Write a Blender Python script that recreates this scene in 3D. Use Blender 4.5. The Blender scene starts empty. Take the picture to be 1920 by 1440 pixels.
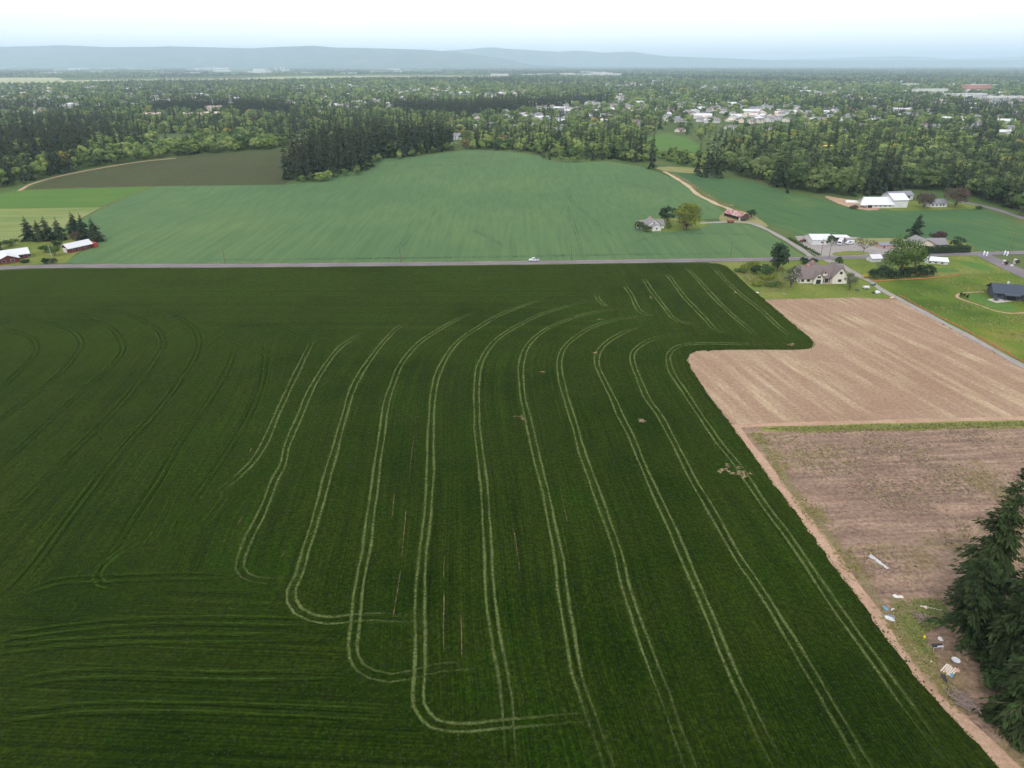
import bpy, math, random
import numpy as np
from mathutils import Vector, Matrix
R = math.radians
random.seed(7); rng = np.random.default_rng(7)
sc = bpy.context.scene; COL = sc.collection

# ------------------------------------------------------------------ camera, sky, sun, exposure
CAMH, PITCH, FPX = 100.0, R(25.1), 1280.0            # drone height in metres, pitch, focal length in photo pixels
cam = bpy.data.cameras.new('camera'); cam.sensor_width = 36; cam.lens = 24.0
cam.clip_start = 1; cam.clip_end = 200000
camo = bpy.data.objects.new('camera', cam); COL.objects.link(camo)
camo.location = (0, 0, CAMH); camo.rotation_euler = (math.pi/2 - PITCH, 0, 0); sc.camera = camo
SUN_EL, SUN_AZ = R(50), R(200)                       # azimuth measured from +Y clockwise: behind the camera, a little left
w = bpy.data.worlds.new('World'); sc.world = w; w.use_nodes = True
nt = w.node_tree; nt.nodes.clear()
out = nt.nodes.new('ShaderNodeOutputWorld'); bg = nt.nodes.new('ShaderNodeBackground')
sky = nt.nodes.new('ShaderNodeTexSky'); sky.sky_type = 'NISHITA'; sky.sun_disc = False
sky.sun_elevation = SUN_EL; sky.sun_rotation = SUN_AZ; sky.dust_density = 3.0; sky.altitude = 100
tc = nt.nodes.new('ShaderNodeTexCoord'); mp = nt.nodes.new('ShaderNodeMapping'); mp.inputs['Scale'].default_value = (1, 1, 3.5)
nz = nt.nodes.new('ShaderNodeTexNoise'); nz.inputs['Scale'].default_value = 1.7; nz.inputs['Detail'].default_value = 6
rp = nt.nodes.new('ShaderNodeValToRGB'); rp.color_ramp.elements[0].position = .30; rp.color_ramp.elements[1].position = .72
rp.color_ramp.elements[0].color = (11.2, 11.7, 12.3, 1); rp.color_ramp.elements[1].color = (13.2, 13.4, 13.6, 1)
mx = nt.nodes.new('ShaderNodeMix'); mx.data_type = 'RGBA'; mx.inputs[0].default_value = .88     # overcast veil over the clear sky
nt.links.new(tc.outputs['Generated'], mp.inputs['Vector']); nt.links.new(mp.outputs[0], nz.inputs['Vector'])
nt.links.new(nz.outputs['Fac'], rp.inputs['Fac']); nt.links.new(sky.outputs[0], mx.inputs[6]); nt.links.new(rp.outputs[0], mx.inputs[7])
nt.links.new(mx.outputs[2], bg.inputs['Color']); bg.inputs['Strength'].default_value = .1
nt.links.new(bg.outputs[0], out.inputs['Surface'])
sl = bpy.data.lights.new('sun', 'SUN'); sl.energy = 1.45; sl.angle = R(12); sl.color = (1, .96, .9)
so = bpy.data.objects.new('sun', sl); COL.objects.link(so)
sdir = Vector((math.sin(SUN_AZ)*math.cos(SUN_EL), math.cos(SUN_AZ)*math.cos(SUN_EL), math.sin(SUN_EL)))
so.rotation_euler = sdir.to_track_quat('Z', 'Y').to_euler(); so.location = sdir*300
vs = sc.view_settings; vs.view_transform = 'Standard'; vs.look = 'None'; vs.gamma = 1; vs.exposure = 0.42
sc.render.engine = 'CYCLES'; cy = sc.cycles
cy.max_bounces = 4; cy.diffuse_bounces = 2; cy.glossy_bounces = 2; cy.transmission_bounces = 2; cy.transparent_max_bounces = 24; cy.volume_bounces = 2
cy.use_denoising = True; cy.use_adaptive_sampling = False

# ------------------------------------------------------------------ terrain and pixel -> ground
BUMPS = [(-20, 800, 300, 170, 9), (100, 650, 110, 100, 6), (168, 590, 38, 110, -4.5), (212, 590, 40, 60, 4.5), (-380, 830, 260, 150, 9), (330, 520, 90, 60, 3)]
def hgt(x, y):
    z = 0*x
    for cx, cyy, sx, sy, a in BUMPS: z = z + a*np.exp(-((x-cx)/sx)**2/2 - ((y-cyy)/sy)**2/2)
    return z
def hz(x, y): return float(hgt(np.float64(x), np.float64(y)))
_cp, _sp = math.cos(PITCH), math.sin(PITCH)
_ts = np.concatenate([np.arange(60, 2000, 2.0)])
def at(px, py):                                     # photo pixel -> point on the ground
    u = (px-960)/FPX; v = (720-py)/FPX
    d = np.array([u, _cp + v*_sp, -_sp + v*_cp])
    X = d[0]*_ts; Y = d[1]*_ts; Z = CAMH + d[2]*_ts
    below = Z < hgt(X, Y); k = int(np.argmax(below))
    if below[k] and k > 0:
        a, b = _ts[k-1], _ts[k]
        for _ in range(18):
            m = (a+b)/2
            if CAMH + d[2]*m < hz(d[0]*m, d[1]*m): b = m
            else: a = m
        t = b
    else: t = CAMH/max(1e-4, -d[2])
    x, y = d[0]*t, d[1]*t
    return Vector((x, y, hz(x, y)))
def scale_at(p):                                    # photo pixels per metre at a ground point
    return FPX/(p.y*_cp + (CAMH-p.z)*_sp)

# ------------------------------------------------------------------ helpers
def tag(o, label=None, cat=None, group=None, kind=None):
    for k, v in (('label', label), ('category', cat), ('group', group), ('kind', kind)):
        if v: o[k] = v
    return o
def empty(name, loc, rz=0):
    o = bpy.data.objects.new(name, None); COL.objects.link(o); o.location = loc; o.rotation_euler = (0, 0, rz); o.empty_display_size = .3
    return o
def mesh_obj(name, me, parent=None, loc=None):
    o = bpy.data.objects.new(name, me); COL.objects.link(o)
    if parent: o.parent = parent
    if loc is not None: o.location = loc
    return o
class MB:
    def __init__(s): s.v = []; s.f = []
    def hexa(s, p):
        n = len(s.v); s.v += [tuple(q) for q in p]
        s.f += [tuple(n+i for i in q) for q in ((0,3,2,1),(4,5,6,7),(0,1,5,4),(1,2,6,5),(2,3,7,6),(3,0,4,7))]; return s
    def box(s, x0, x1, y0, y1, z0, z1):
        return s.hexa([(x0,y0,z0),(x1,y0,z0),(x1,y1,z0),(x0,y1,z0),(x0,y0,z1),(x1,y0,z1),(x1,y1,z1),(x0,y1,z1)])
    def rbox(s, c, size, rz=0, rx=0, ry=0):
        M = Matrix.Rotation(rz,3,'Z') @ Matrix.Rotation(ry,3,'Y') @ Matrix.Rotation(rx,3,'X'); a,b,d = [q/2 for q in size]; c = Vector(c)
        return s.hexa([c + M @ Vector(q) for q in ((-a,-b,-d),(a,-b,-d),(a,b,-d),(-a,b,-d),(-a,-b,d),(a,-b,d),(a,b,d),(-a,b,d))])
    def tube(s, p0, p1, r0, r1, n=6):
        p0 = Vector(p0); p1 = Vector(p1); z = (p1-p0).normalized(); a = z.orthogonal().normalized(); b = z.cross(a); m = len(s.v)
        for p, r in ((p0, r0), (p1, r1)):
            for i in range(n): s.v.append(tuple(p + (a*math.cos(i*2*math.pi/n) + b*math.sin(i*2*math.pi/n))*r))
        s.f += [(m+i, m+(i+1)%n, m+n+(i+1)%n, m+n+i) for i in range(n)] + [tuple(m+n-1-i for i in range(n)), tuple(m+n+i for i in range(n))]; return s
    def prism(s, poly, ax, t0, t1):                 # poly of 2D points, extruded along ax ('x': poly is (y,z); 'y': poly is (x,z); 'z': (x,y))
        m = len(s.v); n = len(poly)
        for t in (t0, t1):
            for a, b in poly: s.v.append({'x': (t,a,b), 'y': (a,t,b), 'z': (a,b,t)}[ax])
        s.f += [(m+i, m+(i+1)%n, m+n+(i+1)%n, m+n+i) for i in range(n)] + [tuple(m+i for i in range(n))[::-1], tuple(m+n+i for i in range(n))]; return s
    def mesh(s, name, mat):
        me = bpy.data.meshes.new(name); me.from_pydata(s.v, [], s.f); me.materials.append(mat)
        import bmesh
        bm = bmesh.new(); bm.from_mesh(me); bmesh.ops.recalc_face_normals(bm, faces=bm.faces); bm.to_mesh(me); bm.free(); return me
    def build(s, name, mat, parent=None, loc=None): return mesh_obj(name, s.mesh(name, mat), parent, loc)

# ------------------------------------------------------------------ materials
MATS = {}
def nodes(name):
    m = bpy.data.materials.new(name); m.use_nodes = True; t = m.node_tree; t.nodes.clear()
    o = t.nodes.new('ShaderNodeOutputMaterial'); b = t.nodes.new('ShaderNodeBsdfPrincipled'); t.links.new(b.outputs[0], o.inputs[0])
    b.inputs['Specular IOR Level'].default_value = .2
    return m, t, b
def N(t, ty, **kw):
    n = t.nodes.new(ty)
    for k, v in kw.items():
        if k in n.inputs: n.inputs[k].default_value = v
        else: setattr(n, k, v)
    return n
def ramp(t, fac, stops):
    r = N(t, 'ShaderNodeValToRGB'); e = r.color_ramp.elements
    while len(e) < len(stops): e.new(.5)
    for q, (p, c) in zip(e, stops): q.position = p; q.color = (*c, 1)
    t.links.new(fac, r.inputs['Fac']); return r.outputs[0]
def mixc(t, a, b, fac, mode='MIX'):
    m = N(t, 'ShaderNodeMix', data_type='RGBA', blend_type=mode)
    for s, v in ((m.inputs[0], fac), (m.inputs[6], a), (m.inputs[7], b)):
        if isinstance(v, (int, float)): s.default_value = v
        elif isinstance(v, tuple): s.default_value = (*v, 1)
        else: t.links.new(v, s)
    return m.outputs[2]
def mth(t, op, a, b=None, clamp=False):
    m = N(t, 'ShaderNodeMath', operation=op, use_clamp=clamp)
    for s, v in zip(m.inputs, (a, b)):
        if v is None: continue
        if isinstance(v, (int, float)): s.default_value = v
        else: t.links.new(v, s)
    return m.outputs[0]
def noise(t, vec, scale, detail=5, rough=.55):
    n = N(t, 'ShaderNodeTexNoise', Scale=scale, Detail=detail, Roughness=rough); t.links.new(vec, n.inputs['Vector']); return n.outputs['Fac']
def coords(t, rot=0, sc=(1,1,1)):
    c = N(t, 'ShaderNodeTexCoord'); m = N(t, 'ShaderNodeMapping'); m.inputs['Rotation'].default_value = (0,0,rot)
    t.links.new(c.outputs['Object'], m.inputs['Vector'])
    if sc == (1,1,1): return m.outputs[0]
    m2 = N(t, 'ShaderNodeMapping'); m2.inputs['Scale'].default_value = sc; t.links.new(m.outputs[0], m2.inputs['Vector']); return m2.outputs[0]
def ground_mat(name, patch, streak=None, patch_scale=.02, fine=.35, fine_scale=1.5, rot=0, streak_scale=(.6,.02,1), streak_amt=.6, sheen=0, bump=.0):
    m, t, b = nodes(name)
    v = coords(t); c = ramp(t, noise(t, v, patch_scale, 7, .6), patch)
    if streak and name == 'tilled':                # drill streaks that come and go
        s1 = noise(t, coords(t, rot, streak_scale), 1.0, 7, .7); br_ = noise(t, v, .035, 4, .6)
        k = mth(t, 'MULTIPLY', ramp(t, s1, [(.46,(0,0,0)),(.62,(1,1,1))]), ramp(t, br_, [(.38,(.15,.15,.15)),(.6,(1,1,1))]))
        c = mixc(t, c, streak, mth(t, 'MULTIPLY', k, streak_amt))
    elif streak:
        s1 = noise(t, coords(t, rot, streak_scale), 1.0, 6, .65)
        k = ramp(t, s1, [(.38, (0,0,0)), (.66, (1,1,1))]); k = mth(t, 'MULTIPLY', k, streak_amt)
        c = mixc(t, c, streak, k)
    f = ramp(t, noise(t, v, fine_scale, 6, .7), [(.3, (1-fine,)*3), (.7, (1+fine*.6,)*3)])
    c = mixc(t, c, f, 1.0, 'MULTIPLY'); t.links.new(c, b.inputs['Base Color']); b.inputs['Roughness'].default_value = .95; b.inputs['Specular IOR Level'].default_value = .04
    if sheen: b.inputs['Sheen Weight'].default_value = sheen; b.inputs['Sheen Roughness'].default_value = .6; t.links.new(c, b.inputs['Sheen Tint'])
    if bump:
        bp = N(t, 'ShaderNodeBump', Strength=bump, Distance=.5); t.links.new(noise(t, v, 1.1, 6, .7), bp.inputs['Height']); t.links.new(bp.outputs[0], b.inputs['Normal'])
    MATS[name] = m; return m
def plain(name, c, rough=.7, metal=0, var=.12, scale=2.0):
    m, t, b = nodes(name); v = coords(t)
    f = ramp(t, noise(t, v, scale, 5, .65), [(.3, tuple(q*(1-var) for q in c)), (.7, tuple(min(1, q*(1+var)) for q in c))])
    t.links.new(f, b.inputs['Base Color']); b.inputs['Roughness'].default_value = rough; b.inputs['Metallic'].default_value = metal
    MATS[name] = m; return m
def leaf_mat(name, stops, var=.25, trans=.25):
    m, t, b = nodes(name); oi = N(t, 'ShaderNodeObjectInfo')
    c = ramp(t, oi.outputs['Random'], stops)
    g = N(t, 'ShaderNodeNewGeometry'); n1 = noise(t, coords(t), .55, 3)
    f = mth(t, 'ADD', mth(t, 'MULTIPLY', g.outputs['Random Per Island'], var), mth(t, 'MULTIPLY', n1, var*1.6))
    f = mth(t, 'ADD', f, 1-var*1.3); c = mixc(t, c, f, 1.0, 'MULTIPLY')
    b.inputs['Roughness'].default_value = .75; t.links.new(c, b.inputs['Base Color'])
    tr = N(t, 'ShaderNodeBsdfTranslucent'); ms = N(t, 'ShaderNodeMixShader'); ms.inputs[0].default_value = trans; t.links.new(c, tr.inputs['Color'])
    o = [q for q in t.nodes if q.type == 'OUTPUT_MATERIAL'][0]
    t.links.new(b.outputs[0], ms.inputs[1]); t.links.new(tr.outputs[0], ms.inputs[2]); t.links.new(ms.outputs[0], o.inputs[0])
    MATS[name] = m; return m

ground_mat('grassland', [(.3,(0.045,0.0765,0.0225)),(.5,(0.0675,0.099,0.0315)),(.7,(0.099,0.117,0.045))], patch_scale=.012, fine=.3)
ground_mat('lawn', [(.3,(0.08712,0.1267,0.02376)),(.5,(0.1243,0.152,0.03324)),(.72,(0.1765,0.1765,0.05376))], patch_scale=.05, fine=.35, fine_scale=.8)
ground_mat('meadow', [(.34,(0.04675,0.08107,0.01414)),(.46,(0.07852,0.1214,0.01846)),(.54,(0.1028,0.1372,0.02132)),(.62,(0.1518,0.1518,0.03172)),(.7,(0.1344,0.1344,0.07436))], patch_scale=.022, fine=.3, fine_scale=.9)
ground_mat('wheat', [(.3,(0.06292,0.1129,0.04758)),(.55,(0.07789,0.1306,0.05248)),(.75,(0.1079,0.1469,0.05442))], streak=(0.04379,0.08139,0.0407), patch_scale=.008, fine=.22, rot=0, streak_scale=(.4,.004,1), streak_amt=.5, sheen=.25)
ground_mat('wheat_right', [(.3,(0.04315,0.08928,0.03689)),(.55,(0.05644,0.1057,0.03845)),(.75,(0.09639,0.1238,0.04165))], streak=(0.03213,0.07123,0.03604), patch_scale=.012, fine=.16, rot=R(-20), streak_scale=(.2,.006,1), streak_amt=.6, sheen=.25)
ground_mat('dark_crop', [(.3,(0.04557,0.04861,0.02232)),(.55,(0.05772,0.05902,0.02902)),(.75,(0.05772,0.07638,0.02511))], streak=(0.03646,0.05208,0.01674), patch_scale=.008, fine=.25, rot=R(-6), streak_scale=(.3,.006,1), sheen=.2)
ground_mat('young_grass', [(.3,(0.066,0.132,0.0297)),(.6,(0.0825,0.1452,0.033)),(.8,(0.1122,0.1584,0.0462))], streak=(0.0594,0.1122,0.0264), patch_scale=.02, fine=.2, rot=R(90), streak_scale=(.3,.01,1))
ground_mat('dry_grass', [(.3,(0.133,0.154,0.049)),(.55,(0.175,0.182,0.07)),(.75,(0.252,0.217,0.112))], patch_scale=.02, fine=.25, streak=(0.294,0.231,0.14), rot=R(88), streak_scale=(.16,.006,1), streak_amt=.5)
ground_mat('pasture', [(.3,(0.102,0.1519,0.0405)),(.55,(0.136,0.1813,0.0522)),(.75,(0.204,0.2156,0.09))], patch_scale=.02, fine=.25, streak=(0.255,0.2352,0.126), rot=R(88), streak_scale=(.12,.006,1), streak_amt=.4)
ground_mat('tilled', [(.3,(0.2322,0.149,0.1018)),(.5,(0.2587,0.1698,0.1167)),(.7,(0.2786,0.194,0.1356))], streak=(0.3715,0.2842,0.1865), patch_scale=.03, fine=.32, fine_scale=.9, rot=R(-13), streak_scale=(.2,.016,1), streak_amt=.95, bump=.6)
ground_mat('weedy', [(.3,(0.1709,0.1147,0.08412)),(.44,(0.2479,0.1639,0.1186)),(.54,(0.3078,0.209,0.153)),(.62,(0.2223,0.1639,0.09176)),(.74,(0.1709,0.1475,0.05353))], streak=(0.1454,0.09832,0.07648), patch_scale=.045, fine=.5, fine_scale=1.0, rot=R(86), streak_scale=(.5,.03,1), streak_amt=.85, bump=.8)
ground_mat('weed_strip', [(.3,(0.15,0.15,0.045)),(.6,(0.2025,0.2025,0.06)),(.8,(0.27,0.225,0.1125))], patch_scale=.15, fine=.45, fine_scale=1.3)
ground_mat('dirt', [(.3,(0.288,0.184,0.128)),(.6,(0.36,0.24,0.168)),(.8,(0.32,0.224,0.136))], patch_scale=.1, fine=.3)
ground_mat('gravel', [(.3,(0.2176,0.1972,0.1904)),(.7,(0.2856,0.2584,0.2448))], patch_scale=.2, fine=.25)
ground_mat('asphalt', [(.3,(0.1338,0.1162,0.1302)),(.7,(0.176,0.1514,0.1654))], patch_scale=.08, fine=.12, fine_scale=3)
ground_mat('track_soil', [(.3,(0.315,0.224,0.14)),(.7,(0.434,0.35,0.231))], patch_scale=.1, fine=.3)
ground_mat('concrete', [(.3,(0.35,0.322,0.294)),(.7,(0.42,0.392,0.364))], patch_scale=.4, fine=.1)
ground_mat('far_field', [(.3,(0.255,0.2805,0.136)),(.5,(0.34,0.3145,0.204)),(.7,(0.255,0.323,0.119))], patch_scale=.002, fine=.15, fine_scale=.02)
ground_mat('hill_forest', [(.3,(.03,.055,.04)),(.5,(.05,.075,.045)),(.68,(.12,.14,.07))], patch_scale=.0022, fine=.45, fine_scale=.008)

for n, c, r in (('white_metal',(.52,.53,.56),.5),('white_paint',(.56,.545,.52),.6),('cream_wall',(.6,.56,.48),.7),('grey_roof',(.19,.175,.185),.8),('brown_roof',(.145,.115,.112),.8),
    ('red_wall',(.15,.032,.032),.7),('red_roof',(.28,.09,.08),.6),('pale_roof',(.5,.5,.52),.6),('barn_wood',(.10,.06,.06),.85),('dark_roof',(.04,.05,.07),.6),('dark_wall',(.07,.078,.095),.7),
    ('glass_dark',(.03,.035,.04),.15),('timber',(.3,.22,.15),.85),('pole_wood',(.14,.11,.09),.9),('bark',(.11,.085,.065),.9),('orange_mesh',(.42,.15,.075),.7),('tyre',(.03,.03,.03),.8),
    ('red_paint',(.3,.05,.045),.5),('black_plastic',(.03,.03,.035),.5),('yellow_plastic',(.85,.65,.03),.4),('blue_plastic',(.1,.28,.42),.5),('brick',(.4,.2,.16),.8),('flag_white',(.8,.82,.85),.7),
    ('flag_blue',(.35,.5,.75),.7),('grey_wall',(.5,.49,.48),.7),('branch_wood',(.2,.15,.13),.9),('tan_wall',(.62,.52,.44),.75),('pink_roof',(.55,.42,.39),.75),('slate_roof',(.18,.18,.205),.75),('rust_sheet',(.5,.3,.25),.7)):
    plain(n, c, r)
# rusty patched roof of the old barn
m, t, b = nodes('rusty_roof'); k = noise(t, coords(t), .5, 6, .7)
t.links.new(ramp(t, k, [(.36,(.19,.075,.075)),(.5,(.26,.11,.10)),(.56,(.42,.31,.29)),(.7,(.27,.14,.12))]), b.inputs['Base Color']); MATS['rusty_roof'] = m
FIR = [(0,(0.01728,0.03168,0.0144)),(.4,(0.02448,0.0432,0.018)),(.8,(0.03313,0.0504,0.02016)),(1,(0.04464,0.05616,0.0216))]
leaf_mat('fir_leaf', FIR, .42, .15)
leaf_mat('fir_near', [(0,(.021,.038,.009)),(1,(.032,.052,.012))], .7, .2)
leaf_mat('leaf', [(0,(0.0554,0.0985,0.03078)),(.2,(0.09234,0.1477,0.0394)),(.45,(0.1354,0.2033,0.0554)),(.68,(0.1847,0.2586,0.06772)),(.86,(0.2462,0.3138,0.08003)),(.95,(0.2832,0.3324,0.1108)),(.965,(0.1047,0.06772,0.06156)),(.985,(0.4186,0.357,0.06156)),(.99,(0.1724,0.2216,0.0985)),(1,(0.1724,0.2216,0.0985))], .4)
leaf_mat('leaf_dark', [(0,(0.0208,0.044,0.0176)),(1,(0.0272,0.0528,0.0208))], .35)
leaf_mat('leaf_mid', [(0,(0.04,0.076,0.02)),(1,(0.056,0.096,0.024))], .35)
leaf_mat('leaf_lime', [(0,(0.153,0.187,0.0255)),(1,(0.1445,0.17,0.0255))], .35)
leaf_mat('leaf_bright', [(0,(0.0765,0.1275,0.02975)),(1,(0.085,0.136,0.02975))], .35)
leaf_mat('leaf_purple', [(0,(.06,.03,.03)),(1,(.07,.035,.035))], .35)
leaf_mat('leaf_brown', [(0,(0.0936,0.072,0.054)),(1,(0.1008,0.072,0.0504))], .35)
leaf_mat('leaf_grey', [(0,(0.08,0.096,0.06)),(1,(0.088,0.1,0.064))], .35)
leaf_mat('leaf_yellow', [(0,(.45,.36,.04)),(1,(.45,.34,.05))], .3)
leaf_mat('leaf_wood', [(0,(0.04675,0.07948,0.02618)),(.3,(0.0748,0.1168,0.03553)),(.6,(0.1075,0.1543,0.04675)),(.85,(0.1403,0.187,0.06078)),(1,(0.1683,0.2057,0.0748))], .4)
# main crop: rows along a stored coordinate, patchy growth
m, t, b = nodes('crop'); v = coords(t)
c = ramp(t, noise(t, v, .02, 9, .68), [(.34,(.0045,.0135,.0008)),(.44,(.0085,.0205,.0012)),(.51,(.0130,.0235,.0022)),(.58,(.0100,.0255,.0015)),(.68,(.018,.029,.0036))])
at_ = N(t, 'ShaderNodeAttribute', attribute_name='row')
am_ = N(t, 'ShaderNodeAttribute', attribute_name='rowamt')
ph = mth(t, 'MULTIPLY', mth(t, 'SINE', mth(t, 'MULTIPLY', at_.outputs['Fac'], 2*math.pi/.75)), am_.outputs['Fac'])
rowf = mth(t, 'ADD', mth(t, 'MULTIPLY', ph, .13), .98)
c = mixc(t, c, rowf, 1.0, 'MULTIPLY')
cb = N(t, 'ShaderNodeCombineXYZ'); sp = N(t, 'ShaderNodeSeparateXYZ'); t.links.new(v, sp.inputs[0])
t.links.new(mth(t, 'MULTIPLY', at_.outputs['Fac'], .9), cb.inputs[0]); t.links.new(mth(t, 'MULTIPLY', sp.outputs[1], .012), cb.inputs[1])
st = ramp(t, noise(t, cb.outputs[0], 1.0, 5, .7), [(.34,(.5,.54,.5)),(.5,(1,1,1)),(.66,(1.7,1.5,1.45))]); st = mixc(t, (1.,1.,1.), st, am_.outputs['Fac']); c = mixc(t, c, st, 1.0, 'MULTIPLY')
f = ramp(t, noise(t, v, 1.1, 8, .8), [(.34,(.3,.33,.36)),(.5,(.92,.92,.92)),(.66,(2.1,2.0,1.8))]); c = mixc(t, c, f, 1.0, 'MULTIPLY')
t.links.new(c, b.inputs['Base Color']); b.inputs['Roughness'].default_value = .9; b.inputs['Specular IOR Level'].default_value = .0
b.inputs['Sheen Weight'].default_value = .22; b.inputs['Sheen Roughness'].default_value = .26; b.inputs['Sheen Tint'].default_value = (.5,.62,.16,1)
bp = N(t, 'ShaderNodeBump', Strength=.7, Distance=.6); hh = mth(t, 'ADD', noise(t, v, 1.4, 7, .75), mth(t, 'MULTIPLY', ph, .05)); t.links.new(hh, bp.inputs['Height']); t.links.new(bp.outputs[0], b.inputs['Normal'])
MATS['crop'] = m
def strip_mat(name, c0, c1, dens, fine_scale=1.6):      # pressed crop or bare soil that thins out raggedly to its sides
    m, t, b = nodes(name); v = coords(t); a = N(t, 'ShaderNodeAttribute', attribute_name='edge')
    c = ramp(t, noise(t, v, .35, 6, .7), [(.3, c0), (.7, c1)])
    c = mixc(t, c, ramp(t, noise(t, v, 2.5, 4, .7), [(.3,(.7,.7,.7)),(.7,(1.25,1.25,1.25))]), 1.0, 'MULTIPLY')
    t.links.new(c, b.inputs['Base Color']); b.inputs['Roughness'].default_value = .9; b.inputs['Specular IOR Level'].default_value = 0
    if name in ('track_pale','track_green','track_dark'): b.inputs['Sheen Weight'].default_value =   .2 if name != 'track_dark' else .08; b.inputs['Sheen Roughness'].default_value = .28; b.inputs['Sheen Tint'].default_value = (.5,.62,.16,1)
    k = mth(t, 'ADD', mth(t, 'MULTIPLY', mth(t, 'SUBTRACT', noise(t, v, fine_scale, 6, .7),   .5), 2.2), mth(t, 'SUBTRACT', dens, mth(t, 'MULTIPLY', a.outputs['Fac'], 1.6)))
    big = noise(t, v, .06, 4, .6); k = mth(t, 'ADD', k, mth(t, 'MULTIPLY', mth(t, 'SUBTRACT', big, .5), 1.2), True)
    tr = N(t, 'ShaderNodeBsdfTransparent'); ms = N(t, 'ShaderNodeMixShader'); o = [q for q in t.nodes if q.type == 'OUTPUT_MATERIAL'][0]
    t.links.new(k, ms.inputs[0]); t.links.new(tr.outputs[0], ms.inputs[1]); t.links.new(b.outputs[0], ms.inputs[2]); t.links.new(ms.outputs[0], o.inputs[0])
    MATS[name] = m
strip_mat('track_pale', (0.0378,0.0576,0.0117), (0.0855,0.1062,0.036), 1.05)
strip_mat('track_green', (.020,.044,.004), (.038,.066,.009), .75)
strip_mat('track_dark', (.004,.011,.0008), (.008,.019,.001), .6)
strip_mat('track_soilbare', (.10,.07,.038), (.22,.16,.095), .62, 1.0)
strip_mat('bare_patch', (.26,.18,.11), (.42,.31,.20), 1.0)
strip_mat('verge', (0.15,0.15,0.0525), (0.27,0.225,0.12), .5)
strip_mat('wheat_dark', (0.0245,0.07,0.0455), (0.042,0.084,0.049), .3, .5)
strip_mat('wheat_pale', (0.1152,0.1584,0.0864), (0.1872,0.1944,0.1152), .25, .25)

# ------------------------------------------------------------------ ground sheets
def chaikin(p, n=1, closed=True):
    for _ in range(n):
        q = []
        for i in range(len(p) if closed else len(p)-1):
            a = p[i]; b = p[(i+1) % len(p)]; q += [a*.75+b*.25, a*.25+b*.75]
        if not closed: q = [p[0]] + q + [p[-1]]
        p = q
    return p
def clip_cell(poly, x0, x1, y0, y1):
    for ax, lim, sgn in ((0,x0,1),(0,x1,-1),(1,y0,1),(1,y1,-1)):
        o = []
        for i in range(len(poly)):
            a = poly[i-1]; b = poly[i]; da = (a[ax]-lim)*sgn; db = (b[ax]-lim)*sgn
            if (da >= 0) != (db >= 0):
                k = da/(da-db); o.append((a[0]+(b[0]-a[0])*k, a[1]+(b[1]-a[1])*k))
            if db >= 0: o.append(b)
        poly = o
        if len(poly) < 3: return []
    return poly
def inside(px, py, poly):
    r = np.zeros(np.shape(px), bool); n = len(poly)
    for i in range(n):
        (x0,y0),(x1,y1) = poly[i-1], poly[i]
        if y0 == y1: continue
        c = ((y0 > py) != (y1 > py)) & (px < (x1-x0)*(py-y0)/(y1-y0)+x0); r ^= c
    return r
def world_poly(pxs): return [at(*p).to_2d() for p in pxs]
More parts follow.
